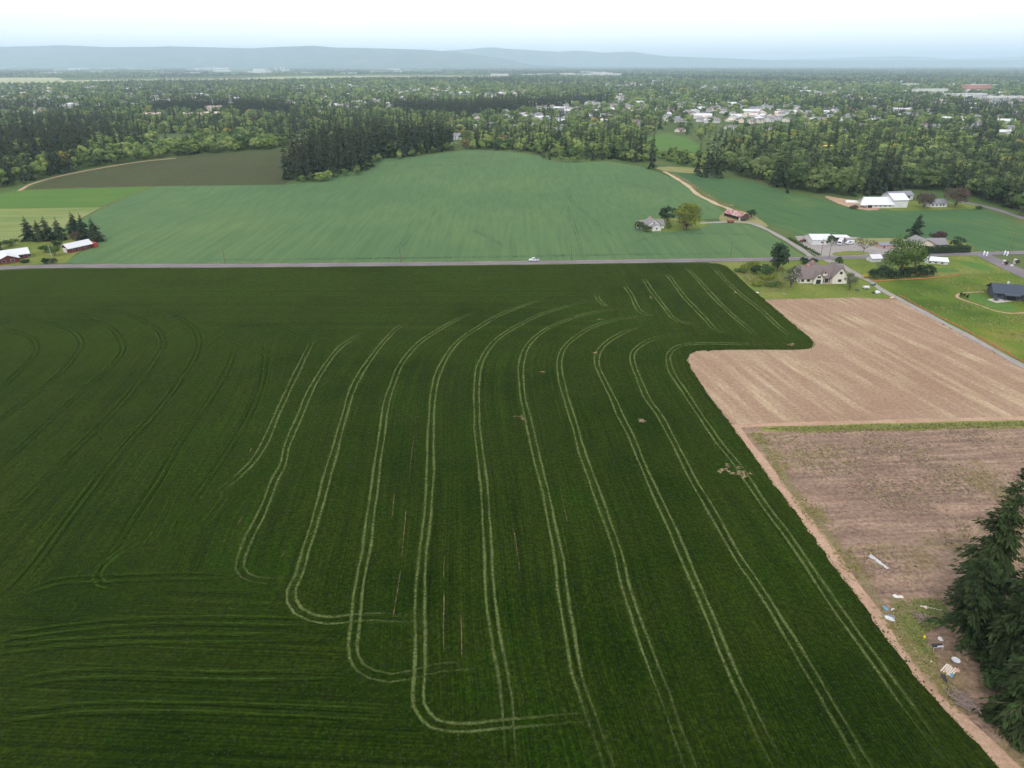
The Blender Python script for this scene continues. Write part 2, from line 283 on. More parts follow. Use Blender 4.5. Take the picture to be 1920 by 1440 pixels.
def sheet(name, poly, cell, lift, mat, smooth=1, ragged=0, attr=None, parent=None, kind='structure'):
    p = chaikin([Vector(q[:2]) for q in poly], smooth)
    if ragged:
        q = []
        for i in range(len(p)):
            a, b = p[i], p[(i+1)%len(p)]; n = max(1, int((b-a).length/1.5)); nn = Vector((-(b-a).y, (b-a).x)).normalized() if (b-a).length > 0 else Vector((0,0))
            for k in range(n): q.append(a.lerp(b, k/n) + nn*random.gauss(0, ragged))
        p = q
    P = [(q.x, q.y) for q in p]; xs = [q[0] for q in P]; ys = [q[1] for q in P]
    i0, i1 = math.floor(min(xs)/cell), math.ceil(max(xs)/cell); j0, j1 = math.floor(min(ys)/cell), math.ceil(max(ys)/cell)
    cx, cyy = np.meshgrid((np.arange(i0, i1)+.5)*cell, (np.arange(j0, j1)+.5)*cell, indexing='ij'); ins = inside(cx, cyy, P)
    edge = {}
    for k in range(len(P)):
        a, b = P[k-1], P[k]; n = max(1, int(math.hypot(b[0]-a[0], b[1]-a[1])/cell*4))
        for s in range(n+1):
            x = a[0]+(b[0]-a[0])*s/n; y = a[1]+(b[1]-a[1])*s/n; ci, cj = math.floor(x/cell), math.floor(y/cell); edge.setdefault((ci, cj), []).append(k)
    vid = {}; V = []; F = []
    def vert(x, y):
        k = (round(x, 3), round(y, 3))
        if k not in vid: vid[k] = len(V); V.append(k)
        return vid[k]
    for i in range(i0, i1):
        for j in range(j0, j1):
            if (i, j) in edge:
                q = clip_cell(P, i*cell, (i+1)*cell, j*cell, (j+1)*cell)
                if len(q) >= 3:
                    ids = []
                    for a in q:
                        k = vert(*a)
                        if not ids or ids[-1] != k: ids.append(k)
                    if len(ids) > 1 and ids[0] == ids[-1]: ids.pop()
                    if len(set(ids)) == len(ids) >= 3: F.append(ids)
            elif ins[i-i0, j-j0]: F.append([vert(i*cell, j*cell), vert((i+1)*cell, j*cell), vert((i+1)*cell, (j+1)*cell), vert(i*cell, (j+1)*cell)])
    A = np.array(V); Z = hgt(A[:,0], A[:,1]) + lift
    me = bpy.data.meshes.new(name); me.from_pydata(np.column_stack([A, Z]).tolist(), [], F); me.materials.append(MATS[mat])
    if attr is not None:
        at2 = me.attributes.new('row', 'FLOAT', 'POINT'); at2.data.foreach_set('value', attr(A[:,0], A[:,1]).astype(np.float32))
        x_, y_ = A[:,0], A[:,1]; e_ = 3.0; g_ = np.hypot((attr(x_+e_, y_)-attr(x_-e_, y_))/(2*e_), (attr(x_, y_+e_)-attr(x_, y_-e_))/(2*e_))
        at3 = me.attributes.new('rowamt', 'FLOAT', 'POINT'); at3.data.foreach_set('value', np.clip(1-np.abs(np.log(np.maximum(g_, .01)))/.7, 0, 1).astype(np.float32))
    o = mesh_obj(name, me, parent)
    if kind and not parent: o['kind'] = kind
    return o
def resample(pts, step):
    p = [Vector(q[:2]) for q in pts]; p = [2*p[0]-p[1]] + p + [2*p[-1]-p[-2]]; o = []
    for i in range(1, len(p)-2):
        a, b, c, d = p[i-1:i+3]; n = max(1, int((c-b).length/step))
        for k in range(n):
            u = k/n; o.append(.5*((2*b)+(c-a)*u+(2*a-5*b+4*c-d)*u*u+(3*b-a-3*c+d)*u**3))
    return o + [p[-2]]
RIB = 0
def ribbon(name, line, width, lift, mat, shift=0, parent=None, wob=0, kind=None, step=2.0, taper=False, wid_end=None):
    """flat strip along a world line; the stored 'edge' grows to its sides"""
    P = resample(line, step); n = len(P); V = []; F = []; E = []; w0 = 0; ph = random.random()*9
    for i, q in enumerate(P):
        d = P[min(i+1, n-1)] - P[max(i-1, 0)]; nn = Vector((-d.y, d.x)).normalized(); s = i*step
        wq = wob*(math.sin(s*.11+ph)+.6*math.sin(s*.29+ph*2)+.4*math.sin(s*.7+ph*3)); wd = width*(1+.15*math.sin(s*.23+ph))
        if wid_end: wd *= 1 + (wid_end/width-1)*i/max(1, n-1)
        en = 0 if not taper else .5*max(0, 1-min(i, n-1-i)/max(3., min(12, n*.12)))
        for k, e in ((-.5,.5),(-.25,.12),(0,0),(.25,.12),(.5,.5)):
            c = q + nn*(shift+wq+k*wd); V.append((c.x, c.y, 0)); E.append(e+en)
    for i in range(n-1):
        for k in range(4): a = i*5+k; F.append((a, a+5, a+6, a+1))
    global RIB; RIB = (RIB+1) % 40
    A = np.array(V); A[:,2] = hgt(A[:,0], A[:,1]) + lift + RIB*.0011       # crossing strips never share a plane
    me = bpy.data.meshes.new(name); me.from_pydata(A.tolist(), [], F); me.materials.append(MATS[mat])
    me.attributes.new('edge', 'FLOAT', 'POINT').data.foreach_set('value', np.array(E, np.float32))
    o = mesh_obj(name, me, parent)
    if kind: o['kind'] = kind
    return o
# base ground: one sheet out to the horizon
def axis(lo, hi, step, far, g=1.35):
    c = list(np.arange(lo, hi+.1, step)); s = step; x = c[-1]; up = []
    while x < far: s *= g; x += s; up.append(x)
    s = step; x = c[0]; dn = []
    while x > -far: s *= g; x -= s; dn.append(x)
    return np.array(dn[::-1] + c + up)
gx, gy = axis(-900, 900, 10, 50000, 1.3), axis(-100, 1400, 10, 50000, 1.3)
assert max(abs(gx).max(), abs(gy).max()) < 75000
GX, GY = np.meshgrid(gx, gy, indexing='ij'); V = np.stack([GX, GY, hgt(GX, GY)], -1).reshape(-1, 3); ny = len(gy)
F = [(i*ny+j, (i+1)*ny+j, (i+1)*ny+j+1, i*ny+j+1) for i in range(len(gx)-1) for j in range(ny-1)]
me = bpy.data.meshes.new('ground'); me.from_pydata(V.tolist(), [], F); me.materials.append(MATS['grassland']); tag(mesh_obj('ground', me), kind='structure')

# ------------------------------------------------------------------ tyre tracks in the near crop (photo pixels)
TR = [
 [(585,640),(567,677),(547,720),(523,770),(510,800),(497,830),(477,863),(443,897),(400,930)],
 [(720,620),(680,626),(655,640),(633,657),(603,697),(580,737),(563,780),(540,833),(530,873),(515,900),(492,960),(467,1010),(453,1047),(450,1067),(460,1080),(480,1088),(507,1090),(560,1088)],
 [(800,602),(767,604),(740,620),(707,657),(677,700),(660,733),(643,790),(623,863),(612,900),(597,957),(587,993),(573,1033),(560,1080),(547,1107),(547,1127),(560,1147),(587,1160),(617,1165),(640,1163),(700,1158),(800,1162)],
 [(930,577),(897,585),(857,600),(827,617),(790,640),(763,667),(747,693),(737,720),(723,763),(717,807),(710,853),(705,900),(693,983),(687,1027),(677,1077),(670,1127),(665,1183),(662,1213),(665,1233),(677,1253),(700,1265),(733,1272),(773,1265),(823,1253),(867,1251),(907,1245)],
 [(1060,558),(1017,563),(973,577),(933,593),(893,617),(860,640),(837,670),(822,700),(813,733),(810,767),(808,807),(807,863),(806,900),(800,983),(792,1050),(788,1117),(788,1190),(787,1250),(783,1300),(785,1323),(797,1343),(813,1358),(860,1366),(960,1358),(1097,1345)],
 [(1130,563),(1093,568),(1047,580),(1010,592),(973,610),(940,630),(917,653),(902,680),(895,707),(893,747),(895,797),(898,830),(905,890),(913,1000),(918,1083),(923,1150),(933,1217),(942,1260),(948,1300),(952,1357),(958,1450)],
 [(1190,574),(1150,580),(1107,588),(1070,598),(1033,613),(1007,630),(987,653),(978,680),(977,713),(982,753),(993,797),(1003,847),(1017,900),(1035,983),(1048,1050),(1055,1107),(1063,1160),(1072,1217),(1082,1267),(1097,1310),(1113,1357),(1145,1450)],
 [(1250,590),(1200,593),(1157,600),(1120,610),(1087,627),(1060,650),(1050,673),(1050,697),(1057,733),(1068,770),(1080,807),(1093,853),(1110,900),(1133,967),(1157,1033),(1173,1100),(1193,1160),(1213,1217),(1233,1273),(1247,1307),(1263,1357),(1298,1450)],
 [(1240,607),(1187,617),(1153,633),(1130,650),(1120,667),(1120,687),(1130,710),(1147,743),(1163,780),(1180,813),(1197,853),(1217,900),(1253,977),(1277,1033),(1310,1110),(1340,1180),(1375,1265),(1418,1357),(1465,1450)],
 [(1310,624),(1270,627),(1233,633),(1203,647),(1187,663),(1187,683),(1197,710),(1213,747),(1237,780),(1257,817),(1277,857),(1300,903),(1333,957),(1380,1040),(1430,1115),(1500,1230),(1575,1357),(1630,1450)],
 [(1487,642),(1400,646),(1331,645),(1294,646),(1275,649),(1262,656),(1253,667),(1253,679),(1260,700),(1287,740),(1313,780),(1347,830),(1380,870),(1413,917),(1440,957),(1480,1010),(1560,1130),(1640,1240),(1725,1357),(1795,1450)]]
UP = [[(1117,548),(1123,563),(1137,575),(1153,580)],[(1168,533),(1183,553),(1193,573),(1203,587),(1225,592)],
 [(1205,520),(1219,542),(1234,562),(1249,581),(1258,594),(1271,602),(1294,607),(1327,607)],[(1245,509),(1262,529),(1281,555),(1305,581),(1327,604),(1339,617),(1356,623),(1380,626)],
 [(1284,499),(1312,529),(1346,566),(1372,591),(1397,611),(1417,629)],[(1335,499),(1361,527),(1391,555),(1425,581),(1462,615),(1489,637)]]
LF = [[(-60,770),(0,730),(40,693),(63,670),(70,653),(63,637),(37,625),(0,615)],[(-60,840),(0,790),(67,740),(117,697),(147,660),(152,640),(133,620),(100,608),(50,597)],
 [(-60,930),(0,877),(83,800),(160,730),(207,690),(230,657),(220,627),(187,603),(140,587),(87,577)],[(-60,1040),(33,950),(133,853),(217,770),(267,710),(297,667),(307,647),(297,620),(267,600),(217,583),(177,577)],
 [(-60,1190),(0,1133),(67,1060),(143,957),(233,840),(300,767),(350,697),(370,660),(373,633),(357,610),(320,587),(290,578)],
 [(443,643),(430,687),(400,740),(350,813),(300,897),(253,967),(217,1027),(187,1060),(173,1080),(187,1097),(220,1103),(253,1105)],[(500,640),(493,713),(467,780),(417,863),(350,957),(335,1000)]]
HL = [[(-60,1203),(0,1195),(100,1180),(233,1167),(333,1163),(533,1165),(617,1167)],[(-60,1305),(0,1290),(100,1268),(233,1262),(433,1267),(640,1263),(700,1262)],[(0,1133),(100,1093),(200,1085),(333,1080),(447,1082)],
 [(283,1010),(233,1030),(205,1062),(200,1080),(215,1095)],[(-60,1350),(200,1325),(500,1330),(780,1345)],[(-60,1225),(200,1200),(560,1195)]]
DG = [[(333,613),(400,625),(443,643),(483,660),(540,676)],[(617,707),(660,712),(690,725),(700,735)],[(640,808),(665,815),(710,813)]]
SOIL = [((740,920),(733,983),.35),((764,950),(750,1060),.25),((752,1060),(735,1175),.3),((832,1035),(831,1100),.25),((832,1100),(831,1237),.35),((863,1140),(867,1255),.3),((900,1235),(905,1280),.6),((940,1255),(942,1300),.4),((978,1280),(983,1328),.5),
 ((1056,1310),(1064,1360),.5),((460,960),(440,997),.4),((540,1027),(527,1050),.6),((475,833),(465,860),.5),((485,815),(480,823),.5),((797,1185),(797,1215),.8),((1048,907),(1067,990),.25),((783,745),(765,930),.2),((963,985),(975,1085),.25),((575,665),(568,680),.7)]
DG += [[(340,900),(300,985),(270,1040)],[(440,905),(395,970),(350,1010),(352,1030),(380,1035)],[(360,940),(325,1000),(330,1025)],[(150,1110),(125,1150),(100,1180)],[(165,1110),(140,1160)],[(500,1090),(560,1096),(650,1092)],[(640,1165),(720,1162),(800,1168)],[(-40,610),(60,600),(180,598),(260,610)],[(330,590),(420,610),(520,612),(590,640)]]
TRW = [[at(*p) for p in l] for l in TR]; LFW = [[at(*p) for p in l] for l in LF]
# row coordinate: metres across the drill rows, from the tracks that follow them
guides = [l[:6] for l in (LFW[2], LFW[3], LFW[4], LFW[5], LFW[6])] + [l for l in TRW]
lowcut = [None]*5 + [len(TR[0]), 11, 13, 17, 17] + [None]*6
hicut = [0]*5 + [0, 1, 1, 2, 2, 3, 4, 5, 4, 4, 6]
gl = []
for g, lo, hi in zip(guides, lowcut, hicut):
    g = g[hi:lo]; g = sorted([(q.y, q.x) for q in g]); gl.append((np.array([q[0] for q in g]), np.array([q[1] for q in g])))
headland = [at(*p) for p in [(-400,1180),(0,1120),(170,1110),(450,1085),(540,1120),(560,1160),(660,1180),(690,1265),(780,1290),(800,1345),(960,1470),(960,1600),(-400,1700)]]
def row_attr(x, y):
    xs = []
    for gy_, gx_ in gl:
        s0 = (gx_[1]-gx_[0])/(gy_[1]-gy_[0]+1e-6); q = np.interp(y, gy_, gx_); q = np.where(y < gy_[0], gx_[0]+(y-gy_[0])*s0, q); xs.append(q)
    xs = np.sort(np.array(xs), 0); r = np.zeros_like(x)
    for k in range(len(gl)-1):
        a, b_ = xs[k], xs[k+1]; u = (x-a)/np.maximum(.5, b_-a); r = np.where((x >= a) & (x < b_), (k+u)*15.6, r)
    r = np.where(x < xs[0], (x-xs[0])*.75, r); r = np.where(x >= xs[-1], (len(gl)-1)*15.6+(x-xs[-1])*.85, r)
    hd = inside(x, y, [(q.x, q.y) for q in headland]); r = np.where(hd, y*1.0+x*.05, r)
    top = y > 255 - .12*x; return np.where(top & (x < 40), y*.9, r)
ROAD = [(-300,530),(-120,512),(-40,506.5),(0,503.5),(60,500.8),(150,499.6),(480,498.4),(960,493.6),(1300,489),(1440,486.8),(1540,484.6),(1640,482),(1720,479.4),(1800,477.2),(1920,474.2),(2100,470)]
ROADW = [at(*p) for p in ROAD]
EDGE = [(1342,494),(1358,497),(1376,512),(1400,535),(1430,560),(1460,585),(1490,611),(1513,630),(1524,640),(1527,648),(1520,653),(1500,656),(1450,656),(1380,656),(1322,657),(1302,660),(1291,667),(1290,679),(1300,700),(1330,745),(1370,797),(1440,893),(1490,960),(1560,1055),(1620,1140),(1700,1248),(1760,1320),(1810,1372),(1900,1470),(1980,1560)]
crop_poly = [at(x, y+4.2).to_2d() for x, y in ROAD[:9]] + world_poly(EDGE) + world_poly([(900,1600),(-200,1600),(-700,1300),(-600,800)])
L1, L2, L3, L4, L5 = .05, .10, .15, .20, .26
crop = sheet('crop_field', crop_poly, 2.5, L3, 'crop', 1, .22, row_attr)
for l in TRW:
    for s in (-.88, .88): ribbon('tyre_track', l, .82, L4, 'track_pale', s, crop, .10, taper=True)
for l in ([(300,1006),(262,1016),(225,1036),(193,1062),(180,1080),(188,1096),(215,1103),(262,1104)],): ribbon('tyre_track', [at(*p) for p in l], 1.0, L4+.04, 'track_green', .8, crop, .15, taper=True); ribbon('tyre_track', [at(*p) for p in l], .8, L4+.04, 'track_green', -.8, crop, .15, taper=True)
for l in UP:
    for s in (-.9, .9): ribbon('tyre_track', [at(*p) for p in l], .95, L4, 'track_pale', s, crop, .10, taper=True)
for l in LFW:
    for s in (-.9, .9): ribbon('tyre_track', l, .6, L4, 'track_dark', s, crop, .08, taper=True); ribbon('tyre_track', l, .7, L4+.03, 'track_green', s+.75, crop, .12, taper=True)
for i, l in enumerate(HL):
    W = [at(*p) for p in l]
    for s in (-.95, .95): ribbon('tyre_track', W, .6, L4+.02*i*.1, 'track_green', s, crop, .1, taper=True); ribbon('tyre_track', W, .5, L4+.03, 'track_dark', s-.8, crop, .1, taper=True)
for l in DG:
    for s in (-.9, .9): ribbon('tyre_track', [at(*p) for p in l], .6, L4+.04, 'track_green', s, crop, .1, taper=True)
for a, b_, wd in SOIL: ribbon('bare_soil_strip', [at(*a), (at(*a)+at(*b_))/2, at(*b_)], wd*.85, L4+.05, 'track_soilbare', 0, crop, .09, step=1, taper=True)
for cx, cyy, n, sp in ((1365,880,7,9),(1385,884,7,9),(1396,892,4,5),(1118,662,3,4),(1205,790,3,5),(1484,646,4,4),(970,785,3,5),(1018,700,2,3),(1224,560,2,3),(1380,548,2,3),(1128,601,2,4)):
    for k in range(n):
        c = at(cx+random.gauss(0,sp), cyy+random.gauss(0,sp*.35)); a = random.random()*6.3; r = random.uniform(.5,1.2)
        ribbon('bare_soil_patch', [c+Vector((math.cos(a)*r, math.sin(a)*r, 0)), c, c-Vector((math.cos(a+.6)*r, math.sin(a+.6)*r, 0))], r*1.8, L4+.06+.004*k, 'bare_patch', 0, crop, 0, step=.6, taper=True)

# ------------------------------------------------------------------ the other fields, yards and roads
til = sheet('tilled_field', world_poly([(1400,545),(1432,557),(1500,555.5),(1600,555.5),(1662,557),(1685,563),(1920,691),(2150,815),(2150,812),(1920,786),(1700,793),(1500,799),(1400,804),(1350,805),(1240,680),(1250,640),(1420,640),(1470,630)]), 5, L1, 'tilled', 0, .25)
sheet('weedy_field', world_poly([(1360,790),(1400,802),(1500,798),(1700,792),(1920,785),(2300,780),(2500,1100),(2300,1600),(1800,1600),(1600,1250),(1420,930)]), 5, L1+.02, 'weedy', 0, .3)
ribbon('weed_strip', [at(*p) for p in [(1425,803),(1500,803),(1600,801),(1760,797),(1920,794.5),(2150,793)]], 5.2, L2, 'weed_strip', kind='structure', step=3)
ribbon('dirt_path', [at(*p) for p in [(1376,800),(1415,850),(1452,900),(1505,968),(1576,1064),(1637,1150),(1715,1253),(1780,1330),(1830,1378),(1920,1470)]], 3.4, L2, 'dirt', kind='structure', step=2)
ribbon('dirt_path', [at(*p) for p in [(1372,800),(1440,797),(1560,794),(1700,790),(1920,784.5),(2150,780)]], 2.2, L2+.01, 'dirt', kind='structure', step=3)
W = [at(*p) for p in [(1410,812),(1440,850),(1480,905),(1530,975),(1590,1055),(1650,1135),(1700,1200),(1750,1270),(1800,1320)]]
ribbon('weedy_verge', W, 4.2, L2+.02, 'verge', 0, kind='structure', wob=.5); ribbon('weedy_verge', [at(*p) for p in [(1680,1120),(1690,1160),(1712,1200),(1740,1240)]], 6, L2+.04, 'verge', 0, kind='structure', wob=.6)
sheet('farmhouse_lawn', world_poly([(1330,492),(1440,489),(1560,487),(1640,484),(1650,520),(1690,562),(1600,558),(1425,562),(1390,530)]), 5, L1+.03, 'lawn', 0, .2)
sheet('meadow', world_poly([(1640,529),(1690,522),(1780,514),(1920,508),(2300,500),(2500,800),(2150,800),(1920,684),(1690,561)]), 6, L1+.04, 'meadow', 0, .2)
sheet('garden_lawn', world_poly([(1660,505),(1700,487),(1760,482),(1840,478),(1850,480),(1925,512),(1780,516),(1690,524),(1650,528)]), 5, L1+.06, 'lawn', 0)
for q in ([(1788,491),(1830,491),(1872,507),(1838,508)], [(1752,503),(1785,502),(1806,510),(1760,512)]): sheet('garden_plot', world_poly(q), 4, L2+.02, 'young_grass', 1)
sheet('house_lawn', world_poly([(1808,552),(1835,550),(1860,560),(1905,575),(1912,583),(1890,586),(1862,580),(1840,572)]), 3, L2, 'young_grass', 2)
ribbon('garden_path', [at(*p) for p in [(1860,547),(1830,548),(1800,551),(1795,558),(1815,566),(1840,574),(1865,583),(1895,588),(1930,586)]], 1.3, L2+.02, 'dirt', kind='structure')
sheet('patio', world_poly([(1850,562),(1872,559),(1900,566),(1868,568)]), 3, L2+.04, 'concrete', 0)
ribbon('gravel_lane', [at(*p) for p in [(1610,518),(1632,528),(1655,545),(1690,563),(1740,590),(1800,622),(1860,655),(1920,688),(2050,756)]], 3.0, L2+.03, 'gravel', kind='structure')
ribbon('driveway', [at(*p) for p in [(1546,484.5),(1556,490),(1575,497),(1594,508),(1612,519)]], 4.5, L2+.04, 'gravel', kind='structure')
wheat = sheet('wheat_field', world_poly([(118,494),(300,497),(480,494.5),(960,490),(1300,485.5),(1507,481.5),(1480,462),(1440,437),(1412,423),(1375,418.5),(1310,420),(1300,412),(1345,410),(1358,399),(1340,382),(1306,364),(1288,347),(1262,334),(1236,324),(1200,312),(1140,303),(1080,305),(1032,303),(1010,292),(960,285),(900,281),(862,283),(790,293),(700,300),(640,325),(600,340),(530,346.5),(290,350),(240,368),(190,392),(150,412),(120,428),(175,440),(190,455),(165,466),(140,480)]), 8, L1+.02, 'wheat', 0, .3)
sheet('wheat_field', world_poly([(1240,318),(1300,328),(1400,338),(1440,350),(1480,364),(1520,368),(1560,381),(1600,391),(1660,395),(1800,391),(1835,390),(1920,424),(2200,530),(1920,470),(1830,472),(1772,474),(1740,462),(1660,448),(1500,443),(1476,434),(1432,412),(1402,394),(1375,385),(1335,369),(1296,344)]), 6, L1+.03, 'wheat_right', 0, .3)
for pxs, sh in (([(480,486),(960,482),(1200,478),(1480,474)],0), ([(300,489),(700,485),(1100,478),(1300,474)],0), ([(740,473),(790,420),(830,385)],0), ([(1160,455),(1120,420),(1075,380),(1060,350)],0), ([(1092,470),(1075,420),(1060,380)],0),([(1150,470),(1220,445),(1280,438),(1400,441),(1470,455)],0),([(850,420),(900,438),(960,470)],0)):
    Wl = [at(*p) for p in pxs]
    for s in (-1, 1): ribbon('tyre_track', Wl, 1.2, L2+.03, 'wheat_dark', s, wheat, .1, step=4, taper=True)
for pxs, wd in (([(700,309),(800,312),(960,300),(1010,296)],14), ([(800,300),(880,293),(960,298)],8), ([(1120,335),(1180,345),(1240,360),(1290,380)],7)): ribbon('thin_crop_band', [at(*p) for p in pxs], wd, L2+.05, 'wheat_pale', 0, wheat, 1.5, step=6, taper=True)
sheet('brown_field', world_poly([(44,357),(110,332),(180,318),(260,305),(380,290),(470,284),(545,279),(560,330),(532,346),(290,349),(130,353)]), 8, L1+.05, 'dark_crop', 0, .3)
sheet('green_strip_field', world_poly([(-300,375),(0,363),(42,356),(288,350.5),(238,368),(190,388),(0,392),(-300,394)]), 8, L1+.06, 'young_grass', 0)
sheet('pasture', world_poly([(-300,394),(0,392),(190,388.5),(150,411),(118,429),(100,455),(0,462),(-300,470)]), 8, L1+.05, 'pasture', 0)
sheet('farmyard_lawn', world_poly([(-300,520),(-40,503),(0,500),(60,497),(122,494),(140,478),(168,462),(185,448),(110,440),(0,452),(-300,470)]), 6, L1+.08, 'lawn', 0)
ribbon('dirt_track', [at(*p) for p in [(36,358),(60,345),(110,331),(180,317),(260,304),(330,297)]], 3.2, L2+.02, 'dirt', kind='structure', step=5)
ribbon('field_margin', [at(*p) for p in [(40,356),(150,352.5),(290,349.5),(330,349)]], 3, L2+.05, 'verge', kind='structure', step=4); ribbon('field_margin', [at(*p) for p in [(290,350),(240,368),(190,391),(150,411)]], 4, L2+.05, 'verge', kind='structure', step=4)
ribbon('dirt_track', [at(*p) for p in [(1245,322),(1265,333),(1290,349),(1308,365),(1332,377),(1345,384),(1360,389),(1376,397),(1390,410)]], 4, L2+.06, 'track_soil', kind='structure', step=4)
ribbon('field_margin', [at(*p) for p in [(1238,317),(1260,326),(1290,343),(1318,362),(1345,378),(1375,386)]], 12, L2+.03, 'verge', kind='structure', step=4, wob=.6)
ribbon('gravel_drive', [at(*p) for p in [(1312,419),(1340,417.5),(1375,416.5),(1400,417.5),(1425,425),(1450,437),(1478,453),(1505,470),(1524,484)]], 3.6, L2+.08, 'gravel', kind='structure', step=3)
sheet('barn_yard', world_poly([(1355,398),(1372,392),(1400,398),(1425,410),(1445,428),(1410,420),(1370,418),(1345,414)]), 5, L2, 'dry_grass', 1, .2)
sheet('cottage_garden', world_poly([(1188,420),(1195,412),(1240,408),(1320,412),(1330,420),(1310,430),(1240,437),(1200,432)]), 5, L2, 'lawn', 2, .2)
sheet('farm_court', world_poly([(1490,443),(1560,441),(1625,447),(1650,460),(1690,472),(1690,481),(1540,485),(1515,470)]), 5, L2+.01, 'gravel', 0, .2)
sheet('court_lawn', world_poly([(1560,474),(1600,470),(1640,476),(1600,479.5),(1562,480)]), 4, L2+.07, 'lawn', 1, .2); sheet('dry_paddock', world_poly([(1590,452),(1600,447),(1700,447),(1720,455),(1690,468),(1640,462)]), 4, L2+.04, 'dry_grass', 1, .2)
sheet('house_garden', world_poly([(1690,450),(1780,448),(1830,462),(1820,474),(1690,477)]), 4, L2+.05, 'lawn', 1, .2)
sheet('barn_dirt', world_poly([(1540,366),(1575,372),(1620,378),(1660,388),(1640,396),(1600,391),(1565,380)]), 5, L2+.03, 'dirt', 1, .3); sheet('barn_lawn', world_poly([(1640,388),(1700,375),(1820,380),(1838,391),(1800,393),(1660,396)]), 5, L2+.01, 'lawn', 1, .3)
ribbon('side_road', [at(*p) for p in [(1800,378),(1840,386),(1870,394),(1920,410),(2050,450)]], 6, L2+.05, 'asphalt', kind='structure', step=5)
sheet('wet_meadow', world_poly([(1205,262),(1240,248),(1290,258),(1310,270),(1322,290),(1300,310),(1250,305),(1230,290)]), 10, L2, 'young_grass', 2, 1); sheet('dry_meadow', world_poly([(1225,318),(1240,312),(1300,314),(1330,322),(1300,326)]), 6, L2+.06, 'dry_grass', 1, .4)
ribbon('road', ROADW, 6.2, L5, 'asphalt', kind='structure', step=6)
ribbon('road_verge', ROADW, 2.6, L5+.02, 'verge', 4.0, kind='structure', wob=.25); ribbon('road_verge', ROADW[:9], 2.0, L5+.02, 'verge', -3.9, kind='structure', wob=.2)
for s in (-2.85, 2.85): ribbon('road_edge_line', ROADW, .12, L5+.02, 'pale_roof', s, kind='structure', step=6)
sheet('side_street', world_poly([(1828,478),(1850,475),(1930,511),(1960,530),(1920,523),(1880,505)]), 4, L5, 'asphalt', 0)
for q in ([(-200,160),(-200,152),(150,150.5),(300,148),(430,147),(530,144),(700,142),(860,142),(960,143),(960,145),(700,147),(560,148),(530,150),(400,151),(250,154),(0,159)], [(-200,148),(0,146),(110,146),(120,150),(0,154)]): sheet('airfield', world_poly(q), 120, .5 if q[0][1] > 150 else 1.2, 'far_field', 0)
sheet('far_pasture', world_poly([(1080,150),(1110,147),(1130,149),(1090,152)]), 60, .5, 'far_field', 0)

# ------------------------------------------------------------------ hills beyond the plain
def hills(name, dist, depth, prof, seed, rough, xlim):
    g = np.random.default_rng(seed); pxs = np.array([p[0] for p in prof], float); pys = np.array([p[1] for p in prof], float)
    nx, nyy = 360, 14; xs = np.linspace(-xlim, xlim, nx); ph = g.random(24)*6.28; V = []; F = []
    base = xs*FPX/(dist*_cp) + 960
    top = np.interp(base, pxs, pys); ang = np.arctan((720-top)/FPX) - PITCH; crest = CAMH + np.tan(ang)*dist
    for k in range(24):
        fr = .0004*1.25**k/1.0; crest = crest + rough*np.sin(xs*fr+ph[k])/(1+k*.6)*.5
    for j in range(nyy):
        u = j/(nyy-1); prof_ = math.sin(math.pi*min(1, u*1.02)*.5)**1.5 if u < .98 else 1
        wob = 1 + .16*np.sin(xs*.0011+u*7+ph[1]) * (1-u) + .1*np.sin(xs*.003-u*9+ph[2])*(1-u)
        z = np.maximum(-8, crest*prof_*wob) if u > 0 else np.full(nx, -8.)
        for x, zz in zip(xs, z): V.append((x, dist-depth*(1-u) + 60*math.sin(x*.004+u*5), float(zz)))
    for x in xs: V.append((x, dist+depth*.7, -8.))
    for j in range(nyy):
        for i in range(nx-1): a = j*nx+i; F.append((a, a+1, a+nx+1, a+nx))
    me = bpy.data.meshes.new(name); me.from_pydata(V, [], F); me.materials.append(MATS['hill_forest'])
    for p in me.polygons: p.use_smooth = True
    tag(mesh_obj(name, me), kind='structure')
hills('hills', 22000, 4500, [(-800,92),(-200,90),(0,88),(130,86),(240,90),(330,87),(480,90),(600,86),(640,90),(700,90),(800,93),(860,98),(940,110),(1000,122),(1100,126),(2700,126)], 3, 9, 27000)
hills('hills', 29000, 4500, [(-800,100),(700,100),(820,97),(880,92),(920,88),(960,92),(1050,97),(1080,95),(1130,99),(1180,97),(1250,106),(1350,110),(1440,113),(1600,113),(2700,113)], 5, 10, 34000)
hills('hills', 38000, 5000, [(-800,108),(1300,108),(1440,112),(1560,109),(1690,105),(1780,111),(1880,108),(1960,104),(2700,106)], 9, 12, 44000)

# ------------------------------------------------------------------ trees
def quads_mesh(name, Q, mats, trunk=None):
    """Q: (n,4,3) foliage faces; trunk: MB"""
    V = Q.reshape(-1, 3).tolist(); n = len(V)//4; F = [(4*i, 4*i+1, 4*i+2, 4*i+3) for i in range(n)]
    if trunk: o = len(V); V += [tuple(v) for v in trunk.v]; F += [tuple(o+i for i in f) for f in trunk.f]
    me = bpy.data.meshes.new(name); me.from_pydata(V, [], F)
    for q in mats: me.materials.append(MATS[q])
    if trunk: me.polygons.foreach_set('material_index', [0]*n + [1]*len(trunk.f))
    return me
def sprays(C, D, Nn, L, W):
    """kite shaped sprays at C pointing along D, in the plane across Nn"""
    S = np.cross(D, Nn); S /= np.linalg.norm(S, axis=1, keepdims=True)+1e-9
    return np.stack([C-D*L*.5, C+S*W*.5+D*L*.05, C+D*L*.5, C-S*W*.5+D*L*.05], 1)
